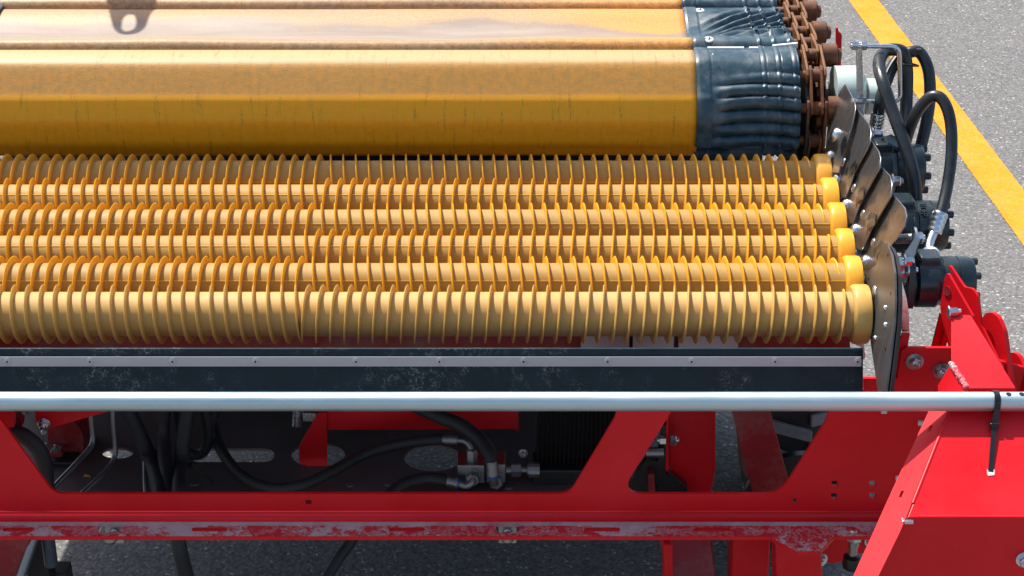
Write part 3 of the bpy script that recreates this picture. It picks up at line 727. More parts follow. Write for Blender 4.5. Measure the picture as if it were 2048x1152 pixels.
tie = MB(); P = at(1815,128,.59); tie.tube(circle3(P, V((.15,.2,1)), .024, 20), .0022, 8, False, True); tie.box(P+V((.012,-.026,.03)), P+V((.022,-.016,.042)))
single('cable_tie', tie, PLASTIC, 'thin black cable tie round the hose bundle at the bent rod', 'cable tie')

# zinc hardware between motors and plates
T = thing('spacer_bolt', 'long shiny zinc bolt with big nut beside the lowest scale plate', 'bolt', at(1815,475,.12))
A = at(1792,478,.14); B = at(1826,476,.12)
part('spacer', MB().tube([A, B], .0100, 18), ZINC, T); part('round_plate', MB().lathe(B, (1,0,0), [(0,.023),(.005,.023)], 24), ZINC, T)
part('nut', hexbolt(MB(), B+V((.005,0,0)), (1,0,0), .0140, .014, 0, .005), ZINC, T, 25)
T = thing('bolt_cluster', 'cluster of zinc nuts behind the front side plate', 'bolts', at(1810,540,.02))
for (x_, y_, r) in ((1796,528,.017),(1815,522,.011),(1822,540,.011),(1800,545,.012)):
    P = at(x_, y_, .03); part('nut', hexbolt(MB(), P-V((.008,0,0)), (1,0,0), r, .014, r*1.35, .005), ZINC, T, 25)
bk = MB(); bk.plate([[at(1806,575,.02), at(1800,520,.03), at(1830,475,.05), at(1838,480,.05), at(1815,560,.02)]], (.004,.006,0)); part('bracket_plate', bk, STEEL_DARK, T, 20)
zc = MB(); arcp = [(1799,572),(1808,578),(1814,598),(1818,630),(1819,664)]; inner_ = [(1804,664),(1803,630),(1800,602),(1797,585)]
zc.plate([[at(x, y, -.10) for x, y in arcp+inner_]], (.004,.045,0))
single('curved_guard_strip', zc, ZINC, 'curved galvanised guard strip right of the front side plate', 'guard strip', bevel=.001)

# ================================================================== RED BEAM
YP = -.12; TP = .008
def rect_hole(x, y, w_, h_, Y=YP): return [at(x-w_/2,y-h_/2,Y), at(x+w_/2,y-h_/2,Y), at(x+w_/2,y+h_/2,Y), at(x-w_/2,y+h_/2,Y)]
outer = [(-760,779),(1727,779),(1727,757),(1795,757),(1803,702),(1812,696),(1905,696),(2140,760),(2140,1022),(-760,1022)]
w1 = rounded([at(x, y, YP) for x, y in ((-20,812),(1232,812),(1232,832),(1139,988),(108,988),(0,838))], [.0,.0,.012,.022,.022,.02])
w2 = rounded([at(x, y, YP) for x, y in ((1350,812),(1656,812),(1655,838),(1560,988),(1240,988))], [0,0,.012,.035,.05], 8)
beam = thing('frame_beam', 'red front frame beam with slanted window cut-outs and a scuffed lower flange', 'frame', at(900,1080,-.195))
sm = [rect_hole(1669,967,12,11), rect_hole(1745,967,12,11), rect_hole(1668,992,12,11), rect_hole(1745,991,12,11), rect_hole(1588,1002,10,10), rect_hole(617,1004,12,8)]
wl_ = [at(x, y, YP) for x, y in ((-760,812),(-160,812),(-300,988),(-760,988))]
part('web_plate', MB().plate([[at(x, y, YP) for x, y in outer], w1, w2]+sm+[[at(x, y, YP) for x, y in ((-740,815),(-150,815),(-290,985),(-740,985))]], (0,TP,0)), RED, beam, 25, .0)
# the bend
ztop = at(0,1022,YP).z; ZF = ztop-.016
XL = at(-760,1022,YP).x; XR = at(1880,1022,YP).x
def bend(u, t):
    a_ = t*pi/2; return V((XL+(at(2140,1022,YP).x-XL)*u, YP-(1-cos(a_))*.016, ztop-sin(a_)*.016))
bb = MB().grid(bend, 1, 8); o = part('bend', bb, RED, beam, 60); so_ = o.modifiers.new('sheet_thickness', 'SOLIDIFY'); so_.thickness = .007; so_.offset = 1
# flange with slots and bracket tab
def fz(x, y): return atz(x, y, ZF)
YB = YP-.016
YFf = fz(900,1072).y
def slot(x0, x1, y):
    c0 = fz(x0, y); c1 = fz(x1, y); r = .007; out = []
    for k in range(9): a_ = pi/2+pi*k/8; out.append(V((c0.x+r+cos(a_)*r, c0.y+sin(a_)*r, ZF)))
    for k in range(9): a_ = -pi/2+pi*k/8; out.append(V((c1.x-r+cos(a_)*r, c1.y+sin(a_)*r, ZF)))
    return out
def notch(x):
    a_, b_ = fz(x-23, 1050), fz(x+23, 1050); return rounded([V((a_.x, YB-.006, ZF)), V((b_.x, YB-.006, ZF)), V((b_.x, YFf+.012, ZF)), V((a_.x, YFf+.012, ZF))], [.002,.002,.014,.014], 5)
tab = [fz(1540,1074), fz(1592,1102), fz(1640,1102), fz(1668,1074)]
fl = [V((XL,YB,ZF)), V((XL,YFf,ZF))]+[V((tab[0].x,YFf,ZF)), tab[1], tab[2], V((tab[3].x,YFf,ZF))]+[V((XR,YFf,ZF)), V((XR,YB,ZF))]
holes = [slot(a_, b_, 1059) for a_, b_ in ((5,68),(383,455),(778,850),(1168,1240),(1388,1460))]+[notch(222), notch(1015)]
hx0, hx1 = fz(1590,1091), fz(1607,1096)
holes.append([V((hx0.x,hx0.y,ZF)), V((hx1.x,hx0.y,ZF)), V((hx1.x,hx1.y,ZF)), V((hx0.x,hx1.y,ZF))])
part('flange', MB().plate([fl]+holes, (0,0,-.0075)), RED_WORN, beam, 25, .001)
def inset(l, k):
    c = sum(l, V((0,0,0)))/len(l); out = []
    for i in range(len(l)):
        a_ = l[i-1]; b_ = l[(i+1) % len(l)]; t_ = (b_-a_).normalized(); nn = V((-t_.y, t_.x, 0))
        if nn.dot(c-l[i]) < 0: nn = -nn
        out.append(l[i]+nn*k)
    return out
for h_ in holes[:5]:
    part('slot_rim', MB().plate([[p+V((0,0,.0006)) for p in inset(h_, .0001)], [p+V((0,0,.0006)) for p in inset(h_, .0012)]], (0,0,-.010)), RED, beam, 0)
# clean red front edge of the flange
eb = MB(); ex = .0
def lip_seg(p, q):
    p = V(p); q = V(q); dv = (q-p).normalized(); nv = V((dv.y,-dv.x,0)); 
    if nv.y > 0: nv = -nv
    eb.hexa([p+V((0,0,-.0085)), q+V((0,0,-.0085)), q+nv*.0-V((0,0,.0005)), p-V((0,0,.0005)), p+nv*.0015+V((0,0,-.0085)), q+nv*.0015+V((0,0,-.0085)), q+nv*.0015-V((0,0,.0005)), p+nv*.0015-V((0,0,.0005))])
for i in range(1, 6): lip_seg(fl[i], fl[i+1])
part('flange_edge', eb, RED, beam, 0)
for xn in (222, 1015):
    P = V((fz(xn,1060).x, YFf+.046, ZF))
    cl = part('clamp_plate', MB().plate([rounded([P+V((-.018,.0,-.002)), P+V((.018,.0,-.002)), P+V((.018,-.004,-.045)), P+V((-.018,-.004,-.045))], [.010,.010,.002,.002])], (0,.006,0)), STEEL_DARK, beam, 30, .002)
    part('clamp_bolt', MB().lathe(P+V((0,-.004,-.024)), (0,-.9,.4), [(0,.011),(.004,.011),(.006,.008)], 16), STEEL_DARK, cl, 30)
    part('bolt_tip', MB().lathe(V((P.x, YFf+.014, ZF-.008)), (0,0,-1), [(0,.013),(.010,.013),(.018,.007)], 16), STEEL_DARK, cl, 30)
# nuts on the web plate and the flange
for (x_, y_, r) in ((1829,722,.0120),(1883,740,.0120)):
    P = at(x_, y_, YP)
    o = part('washer', MB().lathe(P, (0,-1,0), [(0,.0175),(.003,.0175),(.0035,.016)], 22), STEEL_DARK, beam, 30)
    part('nut', hexbolt(MB(), P+V((0,-.003,0)), (0,-1,0), r, .012, 0, .008), ZINC, o, 25)
part('flange_rivet', MB().lathe(fz(1707,1061), (0,0,1), [(0,.009),(.003,.008),(.004,.004)], 16), ZINC, beam)
for (x_, y_, w_, h_) in ((1842,846,7,6),(1797,956,6,6),(1768,822,8,6)):
    P = at(x_, y_, YP-.003); part('clip', MB().box(P-V((.0055,.003,.0045)), P+V((.0055,.004,.0045))), WHITE, beam, 0)
# gusset behind the front side plate
gs = MB(); gs.plate([[at(x, y, -.105) for x, y in ((1819,664),(1803,664),(1788,720),(1782,790),(1812,790),(1814,740),(1812,705))]], (0,-.006,0))
part('gusset', gs, RED, beam, 0, .001)
# struts seen under the beam
def strut(name, lab, top, bot, wt, wb, Yt, Yb, dep, m, bev=.004, cat='strut'):
    a_ = at(top[0], top[1], Yt); b_ = at(bot[0], bot[1], Yb); k = lambda p, w_: w_/2*((p.y-CAM.y)/3250)
    hw, hb = k(a_, wt), k(b_, wb); D = V((0,dep,0))
    mb = MB(); mb.hexa([b_+V((-hb,0,0)), b_+V((hb,0,0)), b_+V((hb,0,0))+D, b_+V((-hb,0,0))+D, a_+V((-hw,0,0)), a_+V((hw,0,0)), a_+V((hw,0,0))+D, a_+V((-hw,0,0))+D])
    return single(name, mb, m, lab, cat, bevel=bev)
strut('support_strut', 'bright red square leg standing under the flange tab', (1595,1078), (1604,1250), 96, 108, -.165, -.165, .07, RED)
strut('support_post', 'plain red post under the beam, left of the flange tab', (1506,1040), (1494,1260), 80, 80, .02, .02, .08, RED)
strut('dusty_brace', 'wide dusty dark red brace under the beam', (1366,1050), (1400,1260), 116, 100, .10, .0, .06, RED_DARK)
strut('thin_brace', 'narrow red bar at the left edge of the dusty brace', (1336,1090), (1338,1260), 20, 20, -.02, -.02, .05, RED)
# red plate hanging at the right below the flange
hp = MB(); hp.plate([[at(x, y, -.06) for x, y in ((1630,1060),(1830,1060),(1770,1090),(1668,1128),(1636,1120))]], (0,.008,0))
T = thing('hanger_plate', 'red hanger plate with bolts below the flange by the shield', 'plate', at(1700,1128,-.06)); part('plate', hp, RED, T, 0, .001)
for (x_, y_) in ((1643,1086),(1641,1117),(1742,1082)):
    P = at(x_, y_, -.061); part('bolt', hexbolt(MB(), P, (0,-1,0), .0115, .010, .0145, .008), ZINC, T, 25)
T = thing('hanging_stud', 'steel stud with nut and black rubber foot hanging below the flange', 'stud', at(1708,1150,-.14))
P = V((at(1708,1080,-.15).x, -.15, ZF-.008))
part('red_collar', MB().lathe(P, (0,0,-1), [(0,.014),(.008,.014)], 16), RED, T); part('nut', hexbolt(MB(), P-V((0,0,.008)), (0,0,-1), .016, .016, .018), ZINC, T, 25)
part('stud', MB().lathe(P-V((0,0,.026)), (0,0,-1), [(0,.011),(.014,.011),(.015,.009),(.05,.009)], 14), STEEL_DARK, T); part('rubber_foot', MB().lathe(P-V((0,0,.062)), (0,0,-1), [(0,.012),(.004,.018),(.02,.020),(.03,.018)], 18), PLASTIC, T)

# ================================================================== RUBBER SKIRT WITH CLAMP STRIP
PA = at(900,697,-.128); PB = at(900,786,-.146); dsk = (PB-PA).normalized(); nsk = V((1,0,0)).cross(dsk).normalized()
if nsk.z < 0: nsk = -nsk
def sk(x, y, off=0.): return onplane(x, y, PA+nsk*off, nsk)
XLs = -1.60
T = thing('rubber_skirt', 'black weathered rubber skirt hanging in front of the nearest roller', 'skirt', V((-.4, -.14, PB.z)))
def skf(u, t):
    y = 697+(795-697)*t; a_ = sk(1726-.0*t, y); X = XLs+(a_.x-XLs)*u
    wv_ = .004*max(0, t-.45)*noise.noise(V((X*3, 0, 5)))
    return V((X, a_.y, a_.z))+nsk*wv_
o = part('rubber_sheet', MB().grid(skf, 120, 14), SKIRT, T, 60); so_ = o.modifiers.new('sheet_thickness', 'SOLIDIFY'); so_.thickness = .006; so_.offset = 1
st = MB(); c0 = sk(1722,713,.003); c1 = sk(1722,732,.003)
st.plate([[V((XLs,c0.y,c0.z)), V((c0.x,c0.y,c0.z)), V((c1.x,c1.y,c1.z)), V((XLs,c1.y,c1.z))]], nsk*.003); part('clamp_strip', st, ALU, T, 0, .0006)
for x_ in (-330,-160,15,180,345,511,712,879,1047,1215,1383,1550,1715):
    P = sk(x_, 723, .0058); o = part('rivet', MB().lathe(P, nsk, [(0,.0082),(.0012,.008),(.0026,.0045)], 18), ALU, T, 40)
    part('rivet_core', MB().lathe(P+nsk*.0024, nsk, [(0,.0022),(.0006,.0020)], 10), PLASTIC, o, 0)
# red panel and pale box behind the skirt
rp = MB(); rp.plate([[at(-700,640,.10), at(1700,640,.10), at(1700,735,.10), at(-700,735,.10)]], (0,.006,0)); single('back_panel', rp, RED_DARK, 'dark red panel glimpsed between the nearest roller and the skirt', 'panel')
lb = MB(); Yb_ = .085
T = thing('grey_block', 'pale grey lilac metal block showing below the nearest roller', 'block', at(1320,700,Yb_))
for a_, b_ in ((1162,1257),(1266,1346),(1357,1474)):
    p0 = at(a_,655,Yb_); p1 = at(b_,712,Yb_); part('block_section', MB().box((p0.x,Yb_-.012,p1.z),(p1.x,Yb_+.012,p0.z)), LILAC, T, 0, .002)
ec = MB(); ec.plate([[at(x, y, -.03) for x, y in ((1711,686),(1727,686),(1731,712),(1727,720),(1722,694),(1711,690))]], (0,.004,0)); single('edge_clip', ec, WHITE, 'thin white angle clip at the right end of the skirt', 'clip')

# ================================================================== GALVANISED PIPE
YPI = -.33; pr = .0178
pc0 = at(1024, 803, YPI)
T = thing('guard_pipe', 'galvanised steel pipe running across the whole front of the machine', 'pipe', V((0, YPI, pc0.z-pr)))
part('pipe', MB().lathe((-1.75, YPI, pc0.z), (1,0,0), [(0,pr),(3.0,pr)], 40), ZINC_PIPE, T, 40)
for (x_, y_) in ((2017,783),(2043,784)):
    P = at(x_, y_, YPI); part('drilled_hole', MB().lathe(V((P.x, YPI-.003, pc0.z+pr-.0012)), (0,-.1,1), [(0,.005),(.0012,.005)], 12), PLASTIC, T, 0)
T = thing('cable_tie', 'black cable tie strapping the pipe to the red shield', 'cable tie', at(1982,944,-.35))
px_ = at(1990,803,YPI).x; ring = []
for k in range(24): a_ = 2*pi*k/24; ring.append(V((px_+.0, YPI+cos(a_)*(pr+.0015), pc0.z+sin(a_)*(pr+.0015))))
rg = MB(); 
vs = []; 
for p in ring: vs += [p+V((-.0055,0,0)), p+V((.0055,0,0))]
for k in range(24):
    p = ring[k]; nn = V((0, p.y-YPI, p.z-pc0.z)).normalized()*.0016; vs += [p+nn+V((-.0055,0,0)), p+nn+V((.0055,0,0))]
fs = []
for k in range(24):
    j = (k+1) % 24; fs += [(48+2*k,48+2*k+1,48+2*j+1,48+2*j), (2*k,48+2*k,48+2*j,2*j), (2*k+1,2*j+1,48+2*j+1,48+2*k+1)]
rg.add(vs, fs); part('loop', rg, PLASTIC, T, 60)
# ================================================================== RED SIDE SHIELD
nS = V((0, -.50, .866)).normalized(); pS = V((.9, YPI, pc0.z))-nS*(pr+.004)
def s1(x, y): return onplane(x, y, pS, nS)
Yv = s1(1950,1035).y
def s2(x, y): return at(x, y, Yv)
T2 = thing('side_shield', 'large folded red sheet metal shield at the right end of the beam', 'shield', s2(1900,1250))
c1, c2 = s1(1907,800), s1(1815,1030); dcr = (c2-c1).normalized()
nf = V((-.66,-.34,.67)); nf = (nf-dcr*nf.dot(dcr)).normalized()
def s3(x, y): return onplane(x, y, c1, nf)
slot_h = [s1(x, y) for x, y in ((1975,938),(1988,938),(1988,950),(1975,950))]
thS = nS*-.003
part('sloped_panel', MB().plate([[s1(1907,800), s1(2110,800), s1(2110,1035), s1(1815,1035)], slot_h], thS), RED, T2, 0, .0015)
part('lower_panel', MB().plate([[s2(1813,1035.5), s2(2110,1035.5), s2(2110,1300), s2(1690,1300), s2(1798,1064)]], (0,.003,0)), RED, T2, 0, .0015)
def hole_s3(x, y, w_, h_, sh): return [s3(x-w_/2+sh,y-h_/2), s3(x+w_/2+sh,y-h_/2), s3(x+w_/2-sh,y+h_/2), s3(x-w_/2-sh,y+h_/2)]
fpts = [s3(1907,800), s3(1868,800), s3(1790,968), s3(1640,1300), s3(1690,1300), s3(1757,1150), s3(1800,1064), s3(1813,1033)]
part('side_flange', MB().plate([fpts, hole_s3(1860,857,6,12,2.5), hole_s3(1803,988,6,12,2.5)], nf*-.003), RED, T2, 0, .0015)
# rounded bright crease
part('crease', MB().tube([c1+V((0,0,-.003)), s1(1826,1005)+V((0,0,-.003))], .0042, 12), RED, T2, 60)
part('fold', MB().tube([s1(1835,1035)+V((0,.004,-.002)), s1(2110,1035)+V((0,.004,-.002))], .0045, 12), RED, T2, 60)
P = s1(1816,1043); part('weld_clip', MB().box(P+V((-.010,.0,-.006)), P+V((.010,.012,.001))), ZINC, T2, 0, .001)
P = s2(2049,1118); part('bolt', hexbolt(MB(), P, (0,-1,0), .012, .012, .016, .006), ZINC, T2, 25)
# tie tail down to the slot
tl0 = V((px_, YPI-pr-.002, pc0.z-.004)); kn = s1(1986,856)+nS*.010; tl2 = s1(1981,944)
def strap(a_, b_, hw, th): 
    dv = (b_-a_).normalized(); sv = V((1,0,0)); sv = (sv-dv*sv.dot(dv)).normalized(); nn = dv.cross(sv); return MB().hexa([a_-sv*hw-nn*th, a_+sv*hw-nn*th, a_+sv*hw+nn*th, a_-sv*hw+nn*th, b_-sv*hw-nn*th, b_+sv*hw-nn*th, b_+sv*hw+nn*th, b_-sv*hw+nn*th])
part('strap', strap(tl0, kn, .0052, .0009), PLASTIC, T, 0); part('strap_tail', strap(kn, tl2+nS*.001, .0045, .0009), PLASTIC, T, 0)
part('buckle', MB().box(kn-V((.0085,.005,.006)), kn+V((.0085,.004,.006))), PLASTIC, T, 0, .001)
P = s1(1981,945); part('white_pad', MB().plate([[s1(1974,940), s1(1989,939), s1(1989,951), s1(1975,952)]], nS*.0012), WHITE, T, 0)
# upper arm cover above the pipe
nT = V((0,-.34,.94)).normalized(); pT = s1(1960,788)-nS*.002
def s4(x, y): return onplane(x, y, pT, nT)
arm = thing('arm_cover', 'pinkish red flat cover plate above the pipe at the right edge', 'cover', s4(1960,775))
part('cover_plate', MB().plate([rounded([s4(1903,630), s4(1941,630), s4(2031,776), s4(1936,776), s4(1905,726), s4(1903,716)], .003)], -nT*.004), RED, arm, 0, .0015)
part('cover_front', MB().plate([[s4(1936,776.5), s4(2031,776.5), s4(2031,776.5)+V((0,.004,-.05)), s4(1936,776.5)+V((0,.004,-.05))]], (0,.004,0)), RED, arm, 0, .001)
wq = [s4(1902,727), s4(1935,776), s4(1935,776)+V((-.012,-.02,-.03)), at(1862,822,-.24), at(1876,775,-.22)]
cpl = V((0,0,0))
for p in wq: cpl += p/5
wn_ = (wq[1]-wq[0]).cross(wq[3]-wq[0]).normalized(); wn_ = -wn_ if wn_.y > 0 else wn_
wq = [p-wn_*(p-wq[0]).dot(wn_) for p in wq]
part('side_wing', MB().plate([wq], -wn_*.004), RED, arm, 0, .001)
wm = MB()
for k in range(26):
    t = k/25; P = s4(1903+30*t+random.uniform(-1.5,1.5), 727+45*t+random.uniform(-2,2))+V((.0,-.001,.0005)); wm.lathe(P, V((random.uniform(-.3,.3),-.4,.9)), [(-.003,.0055),(.0006,.004+.002*random.random()),(.0016,.0015)], 8)
part('weld_bead', wm, RED_WORN, arm, 60)
P = s4(1908,628); part('bolt', hexbolt(MB(), P+V((-.012,.0,.004)), (1,0,.1), .009, .016, .013, .006), ZINC, arm, 25)
# upright bracket plates behind the cover
Ypl = -.02
def rp_(lst, Y): return [at(x, y, Y) for x, y in lst]
T = thing('bracket_pair', 'pair of upright red bracket plates beside the large black motor', 'bracket', at(1900,700,Ypl))
nbp = V((-.80,-.45,.10)).normalized()
pp = at(1905,640,-.05)
def bpl(lst, off): return [onplane(x, y, pp-nbp*off, nbp) for x, y in lst]
part('bracket_plate', MB().plate([rounded(bpl([(1891,548),(1896,547),(1946,634),(1905,720),(1885,655),(1880,610)], 0), .004)], -nbp*.006), RED, T, 0, .001)
part('bracket_plate', MB().plate([rounded(bpl([(1893,536),(1899,530),(1928,574),(1945,577),(1955,592),(1962,650),(2005,740),(1960,760),(1892,640)], .035), .006)], -nbp*.006), RED, T, 0, .001)
part('bore', MB().lathe(onplane(1894,582,pp+nbp*.001,nbp), nbp, [(-.001,.010),(.0008,.010)], 14), RED_DARK, T, 0)
T = thing('round_lug', 'red half round lug plate right of the cover plate', 'lug', at(1985,770,-.10))
part('lug_plate', MB().plate([rounded(bpl([(1962,640),(1970,626),(1984,624),(1996,634),(2008,662),(2018,735),(2026,790),(2000,790),(1976,700)], .055), .008)], -nbp*.010), RED, T, 0, .001)
T = thing('outer_lug', 'red curved lug cut off by the right photo edge', 'lug', at(2035,780,-.12))
part('lug_plate', MB().plate([rounded(bpl([(2016,708),(2026,704),(2036,710),(2046,730),(2075,760),(2080,800),(2022,800)], .09), .008)], -nbp*.010), RED, T, 0, .001)
# leg under the motor bracket
lg = MB(); lg.plate([rp_([(1880,628),(1908,640),(1890,700),(1862,700)], .0)], (0,.006,0)); lg.plate([rp_([(1893,640),(1900,640),(1886,702),(1880,702)], -.008)], (0,.008,0))
single('bracket_strut', lg, RED, 'dark red slanted leg between motor bracket and beam', 'bracket leg')

# ================================================================== INSIDE THE FRAME
ZT = .50
def tz(x, y): return atz(x, y, ZT)
def ell(x, y, rx, ry, n=20): return [tz(x+cos(2*pi*k/n)*rx, y+sin(2*pi*k/n)*ry) for k in range(n)]
def slotz(x0, x1, y0, y1): return rounded([tz(x0,y0), tz(x1,y0), tz(x1,y1), tz(x0,y1)], .035)
tl = MB(); o1 = [V((-1.325,.10,ZT)), V((.262,.10,ZT)), V((.262,1.0,ZT)), V((-1.325,1.0,ZT))]
tl.plate([o1, ell(235,906,31,11), slotz(378,548,897,924), ell(636,910,54,24), ell(866,916,58,26)], (0,0,-.006))
T = thing('floor_tray', 'dark brown floor tray with oval cut-outs seen through the beam window', 'tray', V((-.6,.5,ZT)))
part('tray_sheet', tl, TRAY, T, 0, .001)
for (x_, y_) in ((390,968),(700,970),(775,968),(848,985),(1018,975)):
    part('tray_bolt', MB().lathe(tz(x_, y_), (0,0,1), [(0,.010),(.003,.009),(.004,.004)], 14), TRAY, T)
part('added_sun_blocker', MB().box((-1.325,.36,.905),(.262,.95,.911)), DARK, T, 0)  # added sheet that stops sun leaking past the rollers onto the tray
part('rear_wall', MB().box((-1.325,.94,ZT), (.262,.948,.98)), TRAY, T, 0)

vb = thing('valve_block', 'grey steel hydraulic valve block between the black hoses', 'valve', at(962,968,.22))
p0, p1 = at(914,912,.22), at(1011,966,.22)
a_ = at(914,931,.20); b_ = at(1011,967,.20)
part('block', MB().box((a_.x,.20,b_.z), (b_.x-.046,.26,a_.z)), STEEL_DARK, vb, 0, .002)
part('block_half', MB().box((b_.x-.043,.201,b_.z+.001), (b_.x,.258,a_.z+.0015)), STEEL_DARK, vb, 0, .002)
for (x_, y_) in ((946,952),(992,958)):
    part('union_nut', hexbolt(MB(), at(x_, y_, .2), (0,-1,0), .016, .018, .018), ZINC_DULL, vb, 25)
part('top_nut', hexbolt(MB(), at(944,922,.225), (0,0,1), .013, .03), ZINC_DULL, vb, 25)
P = at(1012,940,.225); sp_ = MB(); sp_.lathe(P, (1,0,0), [(0,.010),(.012,.010)], 14); hexbolt(sp_, P+V((.012,0,0)), (1,0,0), .016, .022); sp_.lathe(P+V((.034,0,0)), (1,0,0), [(0,.007),(.012,.007),(.013,.013),(.018,.013)], 14); sp_.lathe(P+V((.05,0,0)), (1,0,0), [(0,.018),(.025,.018)], 14)
part('side_union', sp_, ZINC_DULL, vb, 25)

hose([(425,850,.38),(445,905,.30),(485,953,.19),(540,976,.14),(600,971,.14),(660,945,.19),(730,908,.25),(800,888,.26),(862,880,.25),(886,879,.245)], .0125, HOSE_DULL,
     'black hose curving across the tray to the top of the valve block', [ferrule((884,879,.245),(915,880,.24),.0105), (smooth_path([at(914,880,.24), at(930,883,.235), at(941,895,.23), at(943,912,.225)], 5), None, .0065, ZINC, 'elbow')], 'hoses inside the frame')
hose([(770,1000,.10),(800,972,.14),(840,958,.17),(868,957,.175),(890,961,.18)], .0135, HOSE_DULL,
     'short black hose rising from the beam edge to the valve block', [ferrule((888,960,.18),(915,967,.18),.0125), (at(914,966.5,.18), at(916.5,967,.18), .0130, BLUE, 'blue_ring'), (smooth_path([at(915,967,.18), at(932,972,.175), at(944,966,.175), at(946,955,.185)], 5), None, .0075, ZINC, 'elbow')], 'hoses inside the frame')
hose([(820,806,.30),(870,830,.27),(920,850,.25),(958,878,.22),(978,905,.19),(983,926,.175)], .0160, HOSE_DULL,
     'thick black hose dropping past the red bar onto the valve block', [ferrule((983,922,.177),(986,952,.17),.0135), (at(986,950,.17), at(986,953,.17), .0140, BLUE, 'blue_ring'), (at(986,953,.17), at(988,968,.175), .010, ZINC, 'elbow')], 'hoses inside the frame')
# red bar with hooked end
rb = MB(); Yr = .33
rb.plate([[at(x, y, Yr) for x, y in ((652,790),(1037,790),(1037,862),(1026,858),(652,860))]], (0,.006,0))
T = thing('red_cross_bar', 'dark red cross bar with a stepped foot inside the frame', 'bar', at(640,933,Yr)); part('bar', rb, RED, T, 0, .001)
part('foot', MB().plate([[at(x, y, Yr-.008) for x, y in ((654,826),(654,933),(598,933),(598,893),(636,826))]], (0,.008,0)), RED, T, 0, .001)
part('rubber_pad', MB().box(at(600,962,Yr)+V((0,-.008,0)), at(652,934,Yr)+V((0,.02,0))), DARK, T, 0, .002)
sf = MB(); P = at(600,800,.36); sf.tube([at(598,790,.34), at(594,850,.34)], .012, 14); sf.box(at(607,838,.34)-V((0,.01,0)), at(632,822,.34)+V((0,.01,0)))
single('small_fitting', sf, ZINC, 'small zinc hose fitting below the pipe left of the red bar', 'fitting')
# finned oil cooler
cl = thing('oil_cooler', 'black finned oil cooler right of the valve block', 'cooler', at(1150,963,.24))
p0 = at(1072,800,.24); p1 = at(1262,965,.24); pm = at(1072,928,.24)
part('core_back', MB().box((p0.x,.262,pm.z),(p1.x,.30,p0.z)), DARK, cl, 0)
for k in range(22):
    X = p0.x+(p1.x-p0.x)*(k+.5)/22; part('fin', MB().box((X-.0020,.236,pm.z),(X+.0020,.262,p0.z)), FIN, cl, 0)
part('bottom_tank', MB().box((p0.x-.006,.215,p1.z),(p1.x,.30,pm.z-.002)), DARK, cl, 0, .004)
part('bolt', hexbolt(MB(), at(1046,906,.26), (0,-1,0), .009, .008, .011), ZINC, cl, 25)
# red post with bolts, bracket
T = thing('inner_post', 'dark red upright post seen through the right beam window', 'post', at(1385,990,.30))
part('post', MB().plate([[at(x, y, .30) for x, y in ((1337,780),(1431,780),(1431,940),(1422,985),(1400,1000),(1376,1000),(1372,975),(1338,935))]], (0,.05,0)), RED, T, 0, .002)
part('fin_plate', MB().plate([[at(x, y, .27) for x, y in ((1334,780),(1338,780),(1337,950),(1331,950),(1331,895))]], (0,.03,0)), RED, T, 0, .001)
for (x_, s__) in ((1340,1),(1331,-1)):
    part('bolt', hexbolt(MB(), at(x_, 880, .265), (s__,0,0), .012, .014, .0, .006), ZINC, T, 25)
T = thing('pivot_bracket', 'dark dirty pivot bracket in the corner of the right window', 'bracket', at(1300,985,.25))
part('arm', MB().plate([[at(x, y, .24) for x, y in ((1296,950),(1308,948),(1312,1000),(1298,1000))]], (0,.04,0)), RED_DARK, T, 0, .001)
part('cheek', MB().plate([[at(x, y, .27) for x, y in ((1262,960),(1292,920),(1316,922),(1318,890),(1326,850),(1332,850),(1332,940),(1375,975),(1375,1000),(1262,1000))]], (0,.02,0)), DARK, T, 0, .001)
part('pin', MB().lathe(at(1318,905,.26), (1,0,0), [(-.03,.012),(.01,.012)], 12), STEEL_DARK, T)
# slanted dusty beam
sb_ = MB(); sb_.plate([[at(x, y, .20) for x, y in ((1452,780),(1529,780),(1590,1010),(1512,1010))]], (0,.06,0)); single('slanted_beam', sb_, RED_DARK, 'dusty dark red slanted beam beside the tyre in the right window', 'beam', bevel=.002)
# brush disc edge
bd = thing('brush_disc', 'black bristled disc edge left of the slanted dusty beam', 'brush', at(1520,1010,.34))
bc = at(1600,1010,.34); part('disc', MB().lathe((bc.x,.34,bc.z), (0,1,0), [(0,.135),(.02,.135)], 40), PLASTIC, bd)
brm = MB()
for k in range(90):
    a_ = pi*.55+1.5*pi*k/90*.9; dv = V((cos(a_),0,sin(a_))); P = V((bc.x,.35,bc.z))+dv*.134; brm.tube([P, P+dv*.010], .0010, 4)
part('bristles', brm, PLASTIC, bd, 0, kind='stuff')
